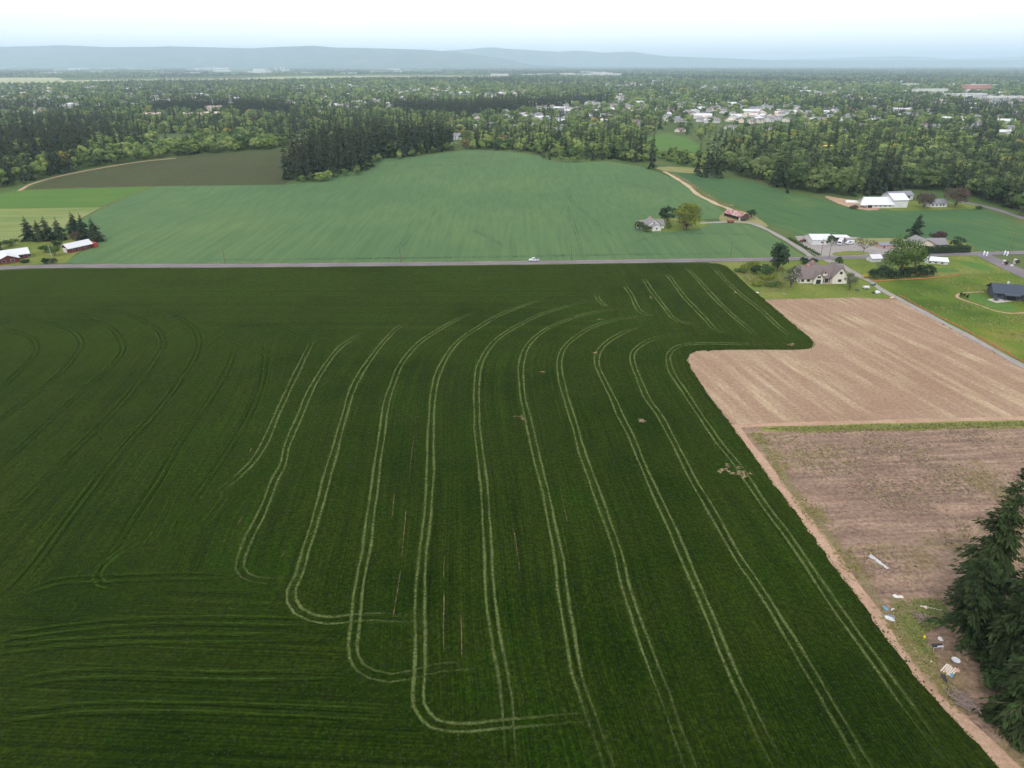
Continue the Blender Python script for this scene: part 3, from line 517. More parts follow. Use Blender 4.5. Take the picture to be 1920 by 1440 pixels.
def conifer(h, r, whorls, per, k, seed, low=.06, taper=.85, sparse=0, droop=.35, size=1.0):
    g = np.random.default_rng(seed); C = []; D = []; Nn = []; Ls = []; Ws = []; br = []
    for i in range(whorls):
        t = low + (1-low)*((i+g.random()*.7)/whorls)**.95
        env = (1-t)**taper*(.86+.14*math.sin(i*1.7)); 
        for b_ in range(max(3, int(per*(1-.45*t)))):
            if g.random() < sparse: continue
            az = g.random()*6.283; ln = max(.012*h, r*env*(1+.22*math.sin(3*az+t*11+seed)+.12*math.sin(5*az-t*23))*g.uniform(.5, 1.2)); el = -droop*(1-t)+.25*t+g.normal(0,.12)
            d = np.array([math.cos(az)*math.cos(el), math.sin(az)*math.cos(el), math.sin(el)]); base = np.array([0,0,h*t])
            br.append((base, base+d*ln*.9, ln))
            for q in range(k):
                s = (.25+.75*(q+g.random())/k) if k > 1 else .55
                side = g.normal(0, .30 if k > 2 else .12)*ln*.55*(1-.55*s); sd = np.array([-d[1], d[0], 0])
                c = base + d*ln*s + sd*side + np.array([0,0,-.10*ln*s*s + g.normal(0,.05*ln)])
                dd = d*.75 + sd*np.sign(side)*.45 + np.array([0,0,-.65*g.random()-.2]); dd /= np.linalg.norm(dd)
                nn = np.array([d[0]*.6,d[1]*.6,.75]) + g.normal(0,.38,3); C.append(c); D.append(dd); Nn.append(nn/np.linalg.norm(nn))
                sz = ln*(1.0 if k == 1 else 1.45/math.sqrt(k)*(1.15-.5*s))*g.uniform(.75,1.3)*size; sz = max(sz, .014*h); Ls.append(sz); Ws.append(sz*(g.uniform(.45,.75) if k < 12 else g.uniform(.22,.42)))
    for q in range(6):                                # leader
        c = np.array([0,0,h*(.955+.012*q)]); a = q*1.1; C.append(c); D.append(np.array([math.cos(a)*.3, math.sin(a)*.3, .9])); Nn.append(np.array([math.cos(a),math.sin(a),.1])); Ls.append(h*.05); Ws.append(h*.018)
    Q = sprays(np.array(C), np.array(D), np.array(Nn), np.array(Ls)[:,None], np.array(Ws)[:,None])
    return Q, br
def broadleaf(h, rx, lobes, per, leaf, seed, low=.18, flat=1.0, hollow=0, up=.5):
    g = np.random.default_rng(seed); C = []; Nn = []; zc = h*(low+(1-low)*.5); rz = h*(1-low)*.5; cen = []
    for i in range(lobes):
        u = g.random()*6.283; v = math.acos(1-2*(i+.5)/lobes*.92); rr = g.uniform(.50,.74)
        c = np.array([math.cos(u)*math.sin(v)*rx*rr, math.sin(u)*math.sin(v)*rx*rr, zc+math.cos(v)*rz*rr*.95]); lr = rx*g.uniform(.36,.55)*(1.15 if lobes < 8 else .92); cen.append(c)
        d = g.normal(0,1,(per,3)); d[:,2] = np.where(d[:,2] < -.3, -d[:,2]*up, d[:,2]); d /= np.linalg.norm(d, axis=1, keepdims=True)
        C.append(c + d*lr*g.uniform(.72,1.08,(per,1))*np.array([1,1,.85*flat])); n = d + g.normal(0,.35,(per,3)); Nn.append(n/np.linalg.norm(n, axis=1, keepdims=True))
    C = np.concatenate(C); Nn = np.concatenate(Nn)
    if hollow: keep = g.random(len(C)) > hollow; C = C[keep]; Nn = Nn[keep]
    C[:,2] = np.maximum(C[:,2], h*.03)
    t = np.cross(Nn, g.normal(0,1,Nn.shape)); t /= np.linalg.norm(t, axis=1, keepdims=True)+1e-9
    L = leaf*g.uniform(.6,1.4,(len(C),1)); Q = sprays(C, t, Nn, L, L*g.uniform(.6,.95,(len(C),1)))
    return Q, cen
def trunk_mb(h, r, limbs=(), n=7, lean=0):
    m = MB(); m.tube((0,0,-.3), (lean*.5,0,h*.5), r, r*.65, n); m.tube((lean*.5,0,h*.5), (lean,0,h), r*.65, r*.12, n)
    for a, b_, rr in limbs: m.tube(a, b_, rr, rr*.3, 4)
    return m
def fir_thing(name, label, p, h, r, lvl=1, group=None, mat='fir_leaf', seed=0, cat='tree', low=.06, lean=0, **kw):
    whorls, per, k = {0: (56, 13, 24), 1: (34, 9, 8), 2: (18, 6, 4)}[lvl]
    e = tag(empty(name, p, random.random()*6.28 if not lean else 0), label, cat, group)
    Q, br = conifer(h, r, whorls, per, k, seed, low=low, **kw)
    if lean: Q[:,:,0] += lean*Q[:,:,2]/h
    limbs = []
    if lvl == 0: limbs = [((lean*a[2]/h, 0, a[2]), (b_[0]+lean*a[2]/h, b_[1], b_[2]), max(.03, ln*.014)) for a, b_, ln in br[::2]]
    trunk_mb(h*.97, h*.0125+.06, limbs, lean=lean).build('trunk', MATS['bark'], e); mesh_obj('crown', quads_mesh('crown', Q, [mat]), e); return e
def leaf_thing(name, label, p, h, rx, mat, lobes=14, per=110, leaf=.7, seed=0, low=.18, group=None, cat='tree', flat=1.0, hollow=0, sub='crown', limbs_n=8):
    e = tag(empty(name, p, random.random()*6.28), label, cat, group); Q, cen = broadleaf(h, rx, lobes, per, leaf, seed, low, flat, hollow)
    limbs = [((0,0,h*(low*.7+.02)), tuple(c), h*.011+.02) for c in cen[:limbs_n]]
    trunk_mb(h*.55, h*.018+.05, limbs).build('trunk' if cat == 'tree' else 'stem', MATS['bark'], e); mesh_obj(sub, quads_mesh(sub, Q, [mat]), e); return e
# shared meshes for the many trees further off
FIRM = []; BRM = []; FIRF = []; BRF = []
for i in range(6):
    Q, _ = conifer(1.0, .19+.022*(i%3), 22, 7, 4, 100+i, low=.05+.03*(i%2), size=1.0, taper=.8+.1*(i%2)); tk = MB(); tk.tube((0,0,-.02),(0,0,.9),.013,.003,5); FIRM.append(quads_mesh('fir_tree', Q, ['fir_leaf','bark'], tk))
    Q, _ = conifer(1.0, .21+.02*(i%3), 11, 6, 1, 200+i, low=.05, taper=.8); FIRF.append(quads_mesh('fir_far', Q, ['fir_leaf']))
for i in range(7):
    Q, cen = broadleaf(1.0, .40+.05*(i%3), 9+i%3, 75, .115, 300+i, low=.04); tk = MB(); tk.tube((0,0,-.02),(0,0,.6),.022,.008,5); BRM.append(quads_mesh('leaf_tree', Q, ['leaf','bark'], tk))
    Q, cen = broadleaf(1.0, .46+.05*(i%3), 6, 17, .25, 400+i, low=.04); BRF.append(quads_mesh('leaf_far', Q, ['leaf']))
def variant(meshes, mat, nm):
    o = []
    for q in meshes: q = q.copy(); q.materials[0] = MATS[mat]; q.name = nm; o.append(q)
    return o
BRW = variant(BRM, 'leaf_wood', 'leaf_tree_wood')

# ------------------------------------------------------------------ buildings
def frame_from(pa, pb):
    a = at(*pa); b_ = at(*pb); d = b_-a; rz = math.atan2(d.y, d.x); return a, rz, Vector((d.x, d.y)).length
def gable(wall, roof, x0, x1, y0, y1, ev, rd, ax='x', z0=-.6, oh=.5, th=.22):
    if ax == 'x':
        ym = (y0+y1)/2; wall.prism([(y0,z0),(y1,z0),(y1,ev),(ym,rd),(y0,ev)], 'x', x0, x1); s = (rd-ev)/(ym-y0)
        for sg, ye in ((-1,y0),(1,y1)):
            ye2 = ye+sg*oh; ze = ev-s*oh; roof.hexa([(x0-oh,ye2,ze+.03),(x1+oh,ye2,ze+.03),(x1+oh,ym,rd+.03),(x0-oh,ym,rd+.03),(x0-oh,ye2,ze+th),(x1+oh,ye2,ze+th),(x1+oh,ym,rd+th),(x0-oh,ym,rd+th)])
    else:
        xm = (x0+x1)/2; wall.prism([(x0,z0),(x1,z0),(x1,ev),(xm,rd),(x0,ev)], 'y', y0, y1); s = (rd-ev)/(xm-x0)
        for sg, xe in ((-1,x0),(1,x1)):
            xe2 = xe+sg*oh; ze = ev-s*oh; roof.hexa([(xe2,y0-oh,ze+.03),(xe2,y1+oh,ze+.03),(xm,y1+oh,rd+.03),(xm,y0-oh,rd+.03),(xe2,y0-oh,ze+th),(xe2,y1+oh,ze+th),(xm,y1+oh,rd+th),(xm,y0-oh,rd+th)])
def window(parent, x, y, z, wd, ht, face='y', fm='white_paint', pane='glass_dark', name='window'):
    """face 'y': on a wall facing -y at y; 'x'/'-x': wall facing +x / -x"""
    def bx(w2, h2, d0, d1, mat, nm, par):
        m = MB()
        if face == 'y': m.box(x-w2, x+w2, y-d1, y-d0, z-h2, z+h2)
        else: s = 1 if face == 'x' else -1; a, b_ = sorted((y_+s*q for y_, q in ((x, d0), (x, d1)))); m.box(a, b_, y-w2, y+w2, z-h2, z+h2)
        return m.build(nm, MATS[mat], par)
    f = bx(wd/2+.1, ht/2+.1, -.05, .06, fm, name, parent); bx(wd/2, ht/2, .03, .09, pane, 'pane', f)
def house_thing(name, label, pa, pb, cat='house', group=None, dz=0):
    a, rz, ln = frame_from(pa, pb); e = tag(empty(name, a+Vector((0,0,dz)), rz), label, cat, group); return e, ln
FOOT = []
# cream farmhouse by the tilled field
e, L = house_thing('farmhouse', 'large cream farmhouse with brown shingle roof and tall front gable above the tilled field', (1498,531.5), (1584,530.5))
wl, rf = MB(), MB(); gable(wl, rf, 0, L, 0, 11, 2.9, 7.6, 'x', oh=.6)
gable(wl, rf, L-7.6, L-.05, -1.6, 9, 3.9, 8.3, 'y'); gable(wl, rf, 6.6, 11.2, -1.8, 4, 3.0, 5.6, 'y', oh=.4); gable(wl, rf, 9.5, 19, 9, 19, 2.8, 6.6, 'y'); gable(wl, rf, 11.9, 14.1, .6, 4, 5.0, 6.3, 'y', oh=.25)
wo = wl.build('wall', MATS['cream_wall'], e); ro = rf.build('roof', MATS['brown_roof'], e)
MB().box(4.9, 5.8, 4.4, 5.3, 6.0, 8.4).build('chimney', MATS['brick'], ro); MB().box(12.2, 13.0, 14.5, 15.3, 5.6, 7.8).build('chimney', MATS['brick'], ro)
for x, z, wd, ht, y in ((1.6,1.5,1.4,1.2,0),(4.6,1.5,1.6,1.2,0),(8.9,1.3,2.4,2.2,-1.8),(8.9,3.6,1.6,1.0,-1.8),(L-3.8,5.6,1.4,1.4,-1.6),(L-3.8,1.7,1.8,1.3,-1.6),(13,5.2,1.0,1.0,.6)): window(e, x, y, z, wd, ht)
MB().box(11.7, 15.6, -.06, .04, 0, 2.4).build('glass_door', MATS['glass_dark'], e)
po = MB(); po.box(11.5,15.9,-2.4,-.1,-.3,.35); po.build('porch_deck', MATS['timber'], e); bs = MB()
for x in (11.6,13.7,15.8): MB().box(x-.07,x+.07,-2.35,-2.2,.35,2.75).build('porch_post', MATS['white_paint'], e)
# left red farmhouse
e, L = house_thing('farmhouse', 'long low red brick farmhouse with pale roof at the left edge beside the road', (-6,494), (57,485))
wl, rf = MB(), MB(); gable(wl, rf, -14, L, 3, 11.5, 2.8, 5.0, 'x', oh=.8); gable(wl, rf, 1, 10, -5, 6, 2.7, 4.6, 'y', oh=.8)
wl.build('wall', MATS['red_wall'], e); ro = rf.build('roof', MATS['pale_roof'], e); MB().box(-.5,.6,6.6,7.6,4.4,6.2).build('chimney', MATS['brick'], ro)
for x, y in ((12.5,3),(16,3),(3.2,-5),(7.2,-5)): window(e, x, y, 1.5, 1.6, 1.2)
e, L = house_thing('red_garage', 'red garage with pale gable roof and white door between conifers and road', (119,473), (138,472.5), 'garage')
wl, rf = MB(), MB(); gable(wl, rf, 0, L, 0, 14, 3.0, 5.0, 'y', oh=.7); MB().box(.4,4.0,-.16,.06,-.2,2.7).build('garage_door', MATS['white_paint'], e)
wl.build('wall', MATS['red_wall'], e); rf.build('roof', MATS['pale_roof'], e); e.rotation_euler.z -= R(34)
for y in (3,6.5,10): window(e, L, y, 1.7, 1.3, 1.0, 'x')
MB().box(.4,L+1.2,14.8,17.2,-.3,2.9).build('lean_to', MATS['red_paint'], e)
# white cottage in the wheat
e, L = house_thing('cottage', 'old white cottage with grey roof surrounded by bushes in the wheat field', (1223,433.5), (1239,433))
wl, rf = MB(), MB(); gable(wl, rf, 0, L, 0, 4.5, 2.6, 4.2, 'y', oh=.3); gable(wl, rf, -1.5, L+.8, 4.4, 13, 3.4, 6.6, 'y', oh=.4); gable(wl, rf, -7, L+4.5, 6, 11.5, 2.6, 5.4, 'x', oh=.4)
wl.build('wall', MATS['white_paint'], e); ro = rf.build('roof', MATS['grey_roof'], e); MB().box(1.5,2.2,9,9.7,5.5,7.6).build('chimney', MATS['brick'], ro)
window(e, L/2, 0, 1.5, 1.0, 1.0); window(e, L/2-.4, 4.4, 4.7, .9, .9); window(e, -4, 6, 1.5, 1.2, 1.0)
# old barn
e, L = house_thing('old_barn', 'weathered dark barn with rusty patched red roof and open bays by the gravel drive', (1388,414.5), (1409,414.5), 'barn')
wl, rf = MB(), MB(); ln = 17
wl.prism([(0,-.5),(L,-.5),(L,2.9),(L/2,5.2),(0,2.9)], 'y', 0, .25); wl.prism([(0,-.5),(L,-.5),(L,2.9),(L/2,5.2),(0,2.9)], 'y', ln-.25, ln); wl.box(L-.2,L,.25,ln-.25,-.5,2.9); wl.box(3.2,3.4,.25,ln-.25,-.5,2.8)
tmp = MB(); gable(tmp, rf, 0, L, 0, ln, 2.9, 5.2, 'y', oh=.5); wl.build('wall', MATS['barn_wood'], e); rf.build('roof', MATS['rusty_roof'], e)
for y in (4.3,8.5,12.8): MB().box(0,.22,y-.11,y+.11,-.5,2.75).build('post', MATS['pole_wood'], e)
MB().box(-.18,.02,.2,1.6,-.2,2.2).build('door', MATS['pale_roof'], e); e.rotation_euler.z += R(26)
e, L = house_thing('hay_wagon', 'small red farm wagon parked on the gravel drive in front of the old barn', (1364.5,418), (1376.5,418), 'wagon', dz=.1)
MB().box(0,L,0,2.2,.7,1.0).build('bed', MATS['red_paint'], e); MB().box(.1,L-.1,.05,2.1,1.0,1.9).build('side_boards', MATS['red_roof'], e)
for x in (.8, L-.8):
    for y in (-.02, 2.0): MB().tube((x,y,.4),(x,y+.22,.4),.42,.42,12).build('wheel', MATS['tyre'], e)
# white barn group
e, L = house_thing('white_barn', 'long low white barn with bright metal roof beside the wood', (1618,390), (1673,390.5), 'barn')
wl, rf = MB(), MB(); gable(wl, rf, 3, L, 0, 15, 2.6, 6.4, 'x', oh=.8); rf.hexa([(-2.5,-.3,1.9),(3,-.8,2.0),(3,7.5,6.3),(2,7.5,5.3),(-2.5,-.3,2.1),(3,-.8,2.2),(3,7.5,6.5),(2,7.5,5.5)])
wl.build('wall', MATS['white_paint'], e); rf.build('roof', MATS['white_metal'], e); MB().box(3.4,6.5,-.08,.05,0,2.2).build('door', MATS['glass_dark'], e)
for x in (9,12.5,16,19.5): window(e, x, 0, 1.3, 1.2, .7)
e, L = house_thing('white_barn', 'tall white barn with pale blue metal roof adjoining the long low barn', (1674,390), (1701,389.5), 'barn')
wl, rf = MB(), MB(); gable(wl, rf, 0, L, .3, 15.5, 5.6, 9.0, 'x', oh=.6); wl.build('wall', MATS['white_paint'], e); rf.build('roof', MATS['white_metal'], e); MB().box(4,7,.16,.36,0,3.2).build('door', MATS['pale_roof'], e)
e, L = house_thing('garage', 'grey roofed garage with dark doors behind the tall white barn', (1668,375.5), (1711,374.5), 'garage')
wl, rf = MB(), MB(); gable(wl, rf, 0, L, 0, 9, 3.2, 5.6, 'x'); wl.build('wall', MATS['grey_wall'], e); rf.build('roof', MATS['slate_roof'], e)
for x in (12.8,16.2): MB().box(x-1.2,x+1.2,-.08,.05,-.2,2.6).build('garage_door', MATS['glass_dark'], e)
e, L = house_thing('small_house', 'small white house with slate roof between the two brown trees', (1743,389), (1775,388.5))
wl, rf = MB(), MB(); gable(wl, rf, 0, L, 0, 9, 2.9, 5.2, 'x'); wl.build('wall', MATS['white_paint'], e); rf.build('roof', MATS['slate_roof'], e)
for x in (2.2,5.2,8.2,10.6): window(e, x, 0, 1.6, 1.3, 1.1)
e, L = house_thing('greenhouse', 'long low white greenhouse tunnel on bare dirt left of the white barn', (1585,380), (1613,382), 'greenhouse')
m = MB(); m.prism([(1.5*math.cos(q*math.pi/8)+1.5, 1.7*math.sin(q*math.pi/8)) for q in range(9)], 'x', 0, L); m.build('cover', MATS['white_paint'], e); MB().box(-.1,-.02,.8,2.2,0,1.5).build('door', MATS['timber'], e)
# shed, carport and vehicles in the gravel court
e, L = house_thing('white_shed', 'white shed with grey metal roof standing in the gravel court', (1522,459.5), (1560,459), 'shed')
wl, rf = MB(), MB(); gable(wl, rf, 0, L, 0, 13, 3.1, 5.2, 'x', oh=.4); wl.build('wall', MATS['white_paint'], e); rf.build('roof', MATS['pale_roof'], e); MB().box(1,3.8,-.1,.05,-.2,2.8).build('door', MATS['white_metal'], e)
for x in (6,9): window(e, x, 0, 1.7, 1.2, .9)
e, L = house_thing('carport', 'open carport with pale flat roof beside the white shed', (1566,455), (1592,455), 'carport')
MB().box(-.4,L+.4,-.4,7.4,3.2,3.4).build('roof', MATS['pale_roof'], e)
for x in (.1, L-.1):
    for y in (.2, 6.8): MB().box(x-.09,x+.09,y-.09,y+.09,-.2,3.2).build('post', MATS['timber'], e)
MB().box(-.1,L+.1,7.0,7.15,-.2,3.1).build('back_wall', MATS['dark_wall'], e)
def vehicle(name, label, pa, pb, kind, paint, dz=.15, cat=None, wd=2.0):
    a, rz, ln = frame_from(pa, pb); e = tag(empty(name, a+Vector((0,0,dz)), rz), label, cat or kind); L = ln
    if kind == 'pickup':
        L = 5.6; MB().prism([(0,.35),(L,.35),(L,1.15),(L*.62,1.15),(L*.62,1.05),(L*.30,1.08),(.1,.95),(0,.7)], 'y', 0, wd).build('body', MATS[paint], e)
        cb = MB(); cb.prism([(L*.27,1.06),(L*.34,1.75),(L*.58,1.78),(L*.62,1.06)], 'y', .12, wd-.12); c = cb.build('cab', MATS[paint], e)
        MB().prism([(L*.32,1.2),(L*.365,1.62),(L*.57,1.64),(L*.595,1.2)], 'y', .10, wd-.10).build('side_window', MATS['glass_dark'], c); MB().box(L*.65,L-.12,.15,wd-.15,1.1,1.18).build('bed_floor', MATS['black_plastic'], e)
        ws = (1.0, L-1.15)
    elif kind == 'van':
        L = 5.4; MB().prism([(0,.4),(L,.4),(L,2.2),(L*.28,2.25),(L*.12,1.3),(0,1.15)], 'y', 0, wd).build('body', MATS[paint], e); MB().prism([(L*.16,1.35),(L*.27,2.0),(L*.5,2.02),(L*.5,1.35)], 'y', -.03, wd+.03).build('side_window', MATS['glass_dark'], e); ws = (.95, L-1.0)
    else:
        L = 8.0; MB().prism([(0,.5),(L,.5),(L,3.0),(.9,3.05),(0,2.4),(.1,1.4)], 'y', 0, 2.4).build('body', MATS[paint], e); MB().box(-.04,.06,.3,2.1,1.4,2.2).build('windscreen', MATS['glass_dark'], e); MB().box(1.5,6.5,-.04,.04,1.7,2.4).build('side_window', MATS['glass_dark'], e); MB().box(2,3.2,.7,1.7,3.05,3.4).build('roof_unit', MATS['pale_roof'], e); wd = 2.4; ws = (1.5, 5.8)
    for x in ws:
        for y in (-.03, wd-.22):
            t_ = MB().tube((x,y,.36),(x,y+.25,.36),.38,.38,14).build('wheel', MATS['tyre'], e); MB().tube((x,y-.02,.36),(x,y+.27,.36),.2,.2,10).build('rim', MATS['pale_roof'], t_)
    return e
vehicle('pickup_truck', 'white pickup truck driving along the road between the two fields', (992,491.3), (1010,490.9), 'pickup', 'white_metal', .30, 'pickup')
vehicle('motorhome', 'white motorhome parked beneath the open carport', (1577,461), (1584,452), 'rv', 'white_metal', .15, 'motorhome'); vehicle('white_van', 'white van parked at the right end of the open carport', (1588,459.5), (1602,458), 'van', 'white_metal', .15, 'van', 1.9)
a = at(1503,455); e = tag(empty('tractor', a+Vector((0,0,.15)), .5), 'red farm tractor parked left of the white shed', 'tractor')
MB().box(0,2.0,.3,1.2,.8,1.5).build('bonnet', MATS['red_paint'], e); MB().box(2.0,3.3,.1,1.4,.9,1.3).build('seat_deck', MATS['red_paint'], e); MB().box(1.9,3.2,.1,1.4,2.4,2.5).build('canopy', MATS['red_paint'], e)
for x, y, r in ((.4,-.1,.5),(.4,1.3,.5),(2.8,-.3,.85),(2.8,1.4,.85)): MB().tube((x,y,r),(x,y+.35,r),r,r,14).build('wheel', MATS['tyre'], e)
for x in (2.0,3.1): MB().box(x-.04,x+.04,.15,.22,1.3,2.4).build('canopy_post', MATS['black_plastic'], e)
# grey house behind the hedge
e, L = house_thing('grey_house', 'grey roofed house with pale walls behind the long clipped hedge', (1717,468.5), (1778,467.5))
wl, rf = MB(), MB(); gable(wl, rf, 0, 11.5, 0, 12, 2.9, 5.9, 'y', oh=.6); gable(wl, rf, 9, L, 2, 10, 2.8, 5.4, 'x', oh=.6); gable(wl, rf, -8, 1, 3, 9, 2.5, 4.2, 'x', oh=.4)
wl.build('wall', MATS['tan_wall'], e); rf.build('roof', MATS['grey_roof'], e)
for x, y in ((3.5,0),(8,0),(14,2),(17,2)): window(e, x, y, 1.6, 1.3, 1.1)
e, L = house_thing('stone_shed', 'low dark shed with curved grey roof left of the big bright tree', (1650,466), (1680,464.5), 'shed')
wl, rf = MB(), MB(); gable(wl, rf, 0, L, 0, 5, 1.9, 3.0, 'x'); wl.build('wall', MATS['rust_sheet'], e); rf.build('roof', MATS['slate_roof'], e); MB().box(2,3,-.07,.05,0,1.7).build('door', MATS['barn_wood'], e)
e, L = house_thing('garden_shed', 'small grey shed half hidden by the big bright tree near the road', (1634,492), (1652,491), 'shed')
wl, rf = MB(), MB(); gable(wl, rf, 0, L, 0, 5, 2.2, 3.7, 'x'); wl.build('wall', MATS['grey_wall'], e); rf.build('roof', MATS['pale_roof'], e); MB().box(.6,1.5,-.07,.05,0,1.9).build('door', MATS['white_paint'], e)
e, L = house_thing('poultry_shed', 'long low white metal roofed shed on the garden lawn', (1735,494), (1777,497), 'shed')
wl, rf = MB(), MB(); rf.hexa([(-.3,-.4,1.7),(L+.3,-.4,1.7),(L+.3,4.6,3.0),(-.3,4.6,3.0),(-.3,-.4,1.82),(L+.3,-.4,1.82),(L+.3,4.6,3.12),(-.3,4.6,3.12)]); wl.prism([(0,-.3),(4.4,-.3),(4.4,2.8),(0,1.65)], 'x', 0, L)
wl.build('wall', MATS['grey_wall'], e); rf.build('roof', MATS['white_metal'], e)
for x in (2,5,8): window(e, x, 0, .9, 1.4, .7)
# modern dark house at the right edge
e, L = house_thing('modern_house', 'modern house with blue black roof and paved patio at the right edge', (1862,560), (1905,576))
e.rotation_euler.z = R(-18); wl, rf = MB(), MB(); gable(wl, rf, 0, 22, 0, 11, 3.2, 6.0, 'x', oh=.9); gable(wl, rf, 13, 24, -9, 6, 3.2, 5.8, 'y', oh=.9)
wl.build('wall', MATS['dark_wall'], e); ro = rf.build('roof', MATS['dark_roof'], e); MB().box(6,6.8,6.5,7.3,5.2,6.9).build('chimney', MATS['pale_roof'], ro)
for x in (2,10.5): window(e, x, 0, 1.7, 1.6, 1.3, fm='black_plastic')
MB().box(4.2,9,-.1,.05,0,2.6).build('glass_door', MATS['glass_dark'], e)
for y in (-7,-4,-1.5): window(e, 13, y, 1.7, 1.4, 1.4, '-x', fm='black_plastic')
for x in (3.9,9.3): MB().box(x-.1,x+.1,-3,-2.8,-.1,3).build('patio_post', MATS['dark_wall'], e)
MB().hexa([(3.4,-3.4,2.8),(9.8,-3.4,2.8),(9.8,-.6,3.05),(3.4,-.6,3.05),(3.4,-3.4,3.0),(9.8,-3.4,3.0),(9.8,-.6,3.25),(3.4,-.6,3.25)]).build('patio_roof', MATS['dark_roof'], e)

# ------------------------------------------------------------------ single trees, shrubs and hedges
def P(x, y): return at(x, y)
# foreground firs at the right edge
fir_thing('fir_tree', 'tall dense dark fir behind the sparse fir at the lower right edge', P(1832,1130), 33, 7.2, 0, mat='fir_near', seed=1, low=.03, droop=.5, size=1.15, taper=.62)
fir_thing('fir_tree', 'sparse fir with bare leaning trunk beside the scattered rubbish', P(1818,1214), 22, 6.8, 0, mat='fir_near', seed=2, low=.22, sparse=.42, droop=.15, lean=-2.8, size=1.0, taper=.42)
fir_thing('fir_tree', 'nearest drooping fir in the bottom right corner beside the brush pile', P(1912,1370), 29, 7.6, 0, mat='fir_near', seed=3, low=.05, droop=.6, size=1.1, taper=.6)
fir_thing('fir_tree', 'drooping fir at the right edge just behind the nearest corner fir', P(1884,1262), 28, 7.0, 0, mat='fir_near', seed=4, low=.04, droop=.55, size=1.1, taper=.6)
fir_thing('fir_tree', 'dark fir cut off by the right edge above the rubbish', P(1925,1180), 36, 7.0, 0, mat='fir_near', seed=5, low=.03, droop=.45, size=1.1)
for i, (x, y, h, r) in enumerate(((1856,1252,4.5,2.6),(1868,1300,5,2.8),(1850,1225,3.5,2.2),(1885,1345,4,2.6))):
    leaf_thing('undergrowth_shrub', ['green shrub at the foot of the sparse leaning fir','bushy green shrub beneath the drooping firs beside the brush pile','low green shrub right beside the bare leaning trunk','green shrub at the bottom right corner below the firs'][i], P(x,y), h, r, 'leaf_mid', 10, 150, .5, 40+i, .03, cat='shrub', sub='foliage')
# firs and shrubs at the left farm
for i, (x, y, h) in enumerate(((57,451,15),(76,452,13),(92,451,15),(114,450,14),(142,440,14.5),(160,449,16),(180,453,15))):
    fir_thing('spruce_tree', ['leftmost dark spruce of the row behind the left farmyard','second dark spruce from the left behind the left farmyard','third dark spruce from the left behind the left farmyard','fourth dark spruce from the left, standing alone before a gap','dark spruce left of the pair behind the red garage','dark spruce directly behind the red garage roof','rightmost dark spruce behind the red garage at the wheat edge'][i], P(x,y), h, 5.8, 1, 'spruces behind the left farmyard', seed=20+i, low=.02, taper=.75)
fir_thing('spruce_tree', 'dark spruce cut by the left edge behind the red farmhouse', P(-6,470), 17, 5, 1, 'spruces behind the left farmyard', seed=29, low=.02)
leaf_thing('small_tree', 'reddish brown small tree behind the red garage roof', P(145,453), 6, 4, 'leaf_brown', 9, 90, .6, 50, .1)
for i, (x, y, h, r, mt, lb) in enumerate(((86,474,4.5,3.6,'leaf_mid','rounded green shrub left of the light green tree at the farmyard'),(103,480,6,3.8,'leaf_bright','light green round tree left of the red garage door'),(87,495,3.2,2.2,'leaf_dark','dark round bush at the roadside in the left farmyard'),(107,464,4,3,'leaf_dark','small dark shrub behind the light green farmyard tree'),(101,494,3,2.4,'leaf_grey','pale flowering shrub at the roadside in the left farmyard'),(22,462,4,5,'leaf_mid','green shrub behind the red farmhouse at the left'),(48,493,1.6,2.2,'leaf_dark','low dark shrub at the end of the red farmhouse'))):
    leaf_thing('round_shrub', lb, P(x,y), h, r, mt, 9, 90, .55, 60+i, .03, cat='shrub', sub='foliage')
# trees round the cottage and old barn
leaf_thing('lime_tree', 'large bright yellow green tree beside the white cottage', P(1287,431), 18, 8.8, 'leaf_lime', 22, 130, .95, 70, .06)
leaf_thing('dark_tree', 'dark green rounded tree between the cottage and the yellow green tree', P(1252,418), 12, 6.5, 'leaf_dark', 14, 110, .8, 71, .05)
leaf_thing('bare_tree', 'small purplish tree in front of the yellow green tree', P(1282,433), 8, 5, 'leaf_purple', 10, 80, .55, 72, .2, hollow=.35)
for i, (x, y, h, r, mt, lb) in enumerate(((1199,431,6.5,4,'leaf_mid','dark olive bush at the left end of the cottage garden'),(1212,435,4,4,'leaf_mid','low bush beneath the cottage side wall'),(1253,428,4,2.6,'leaf_bright','small light green shrub right of the white cottage'),(1408,409,7,4,'leaf_dark','small dark tree at the right end of the old barn'),(1395,414,1.2,1.5,'leaf_mid','low weedy shrub at the barn corner'))):
    leaf_thing('garden_bush', lb, P(x,y), h, r, mt, 9, 90, .55, 80+i, .03, cat='shrub', sub='foliage')
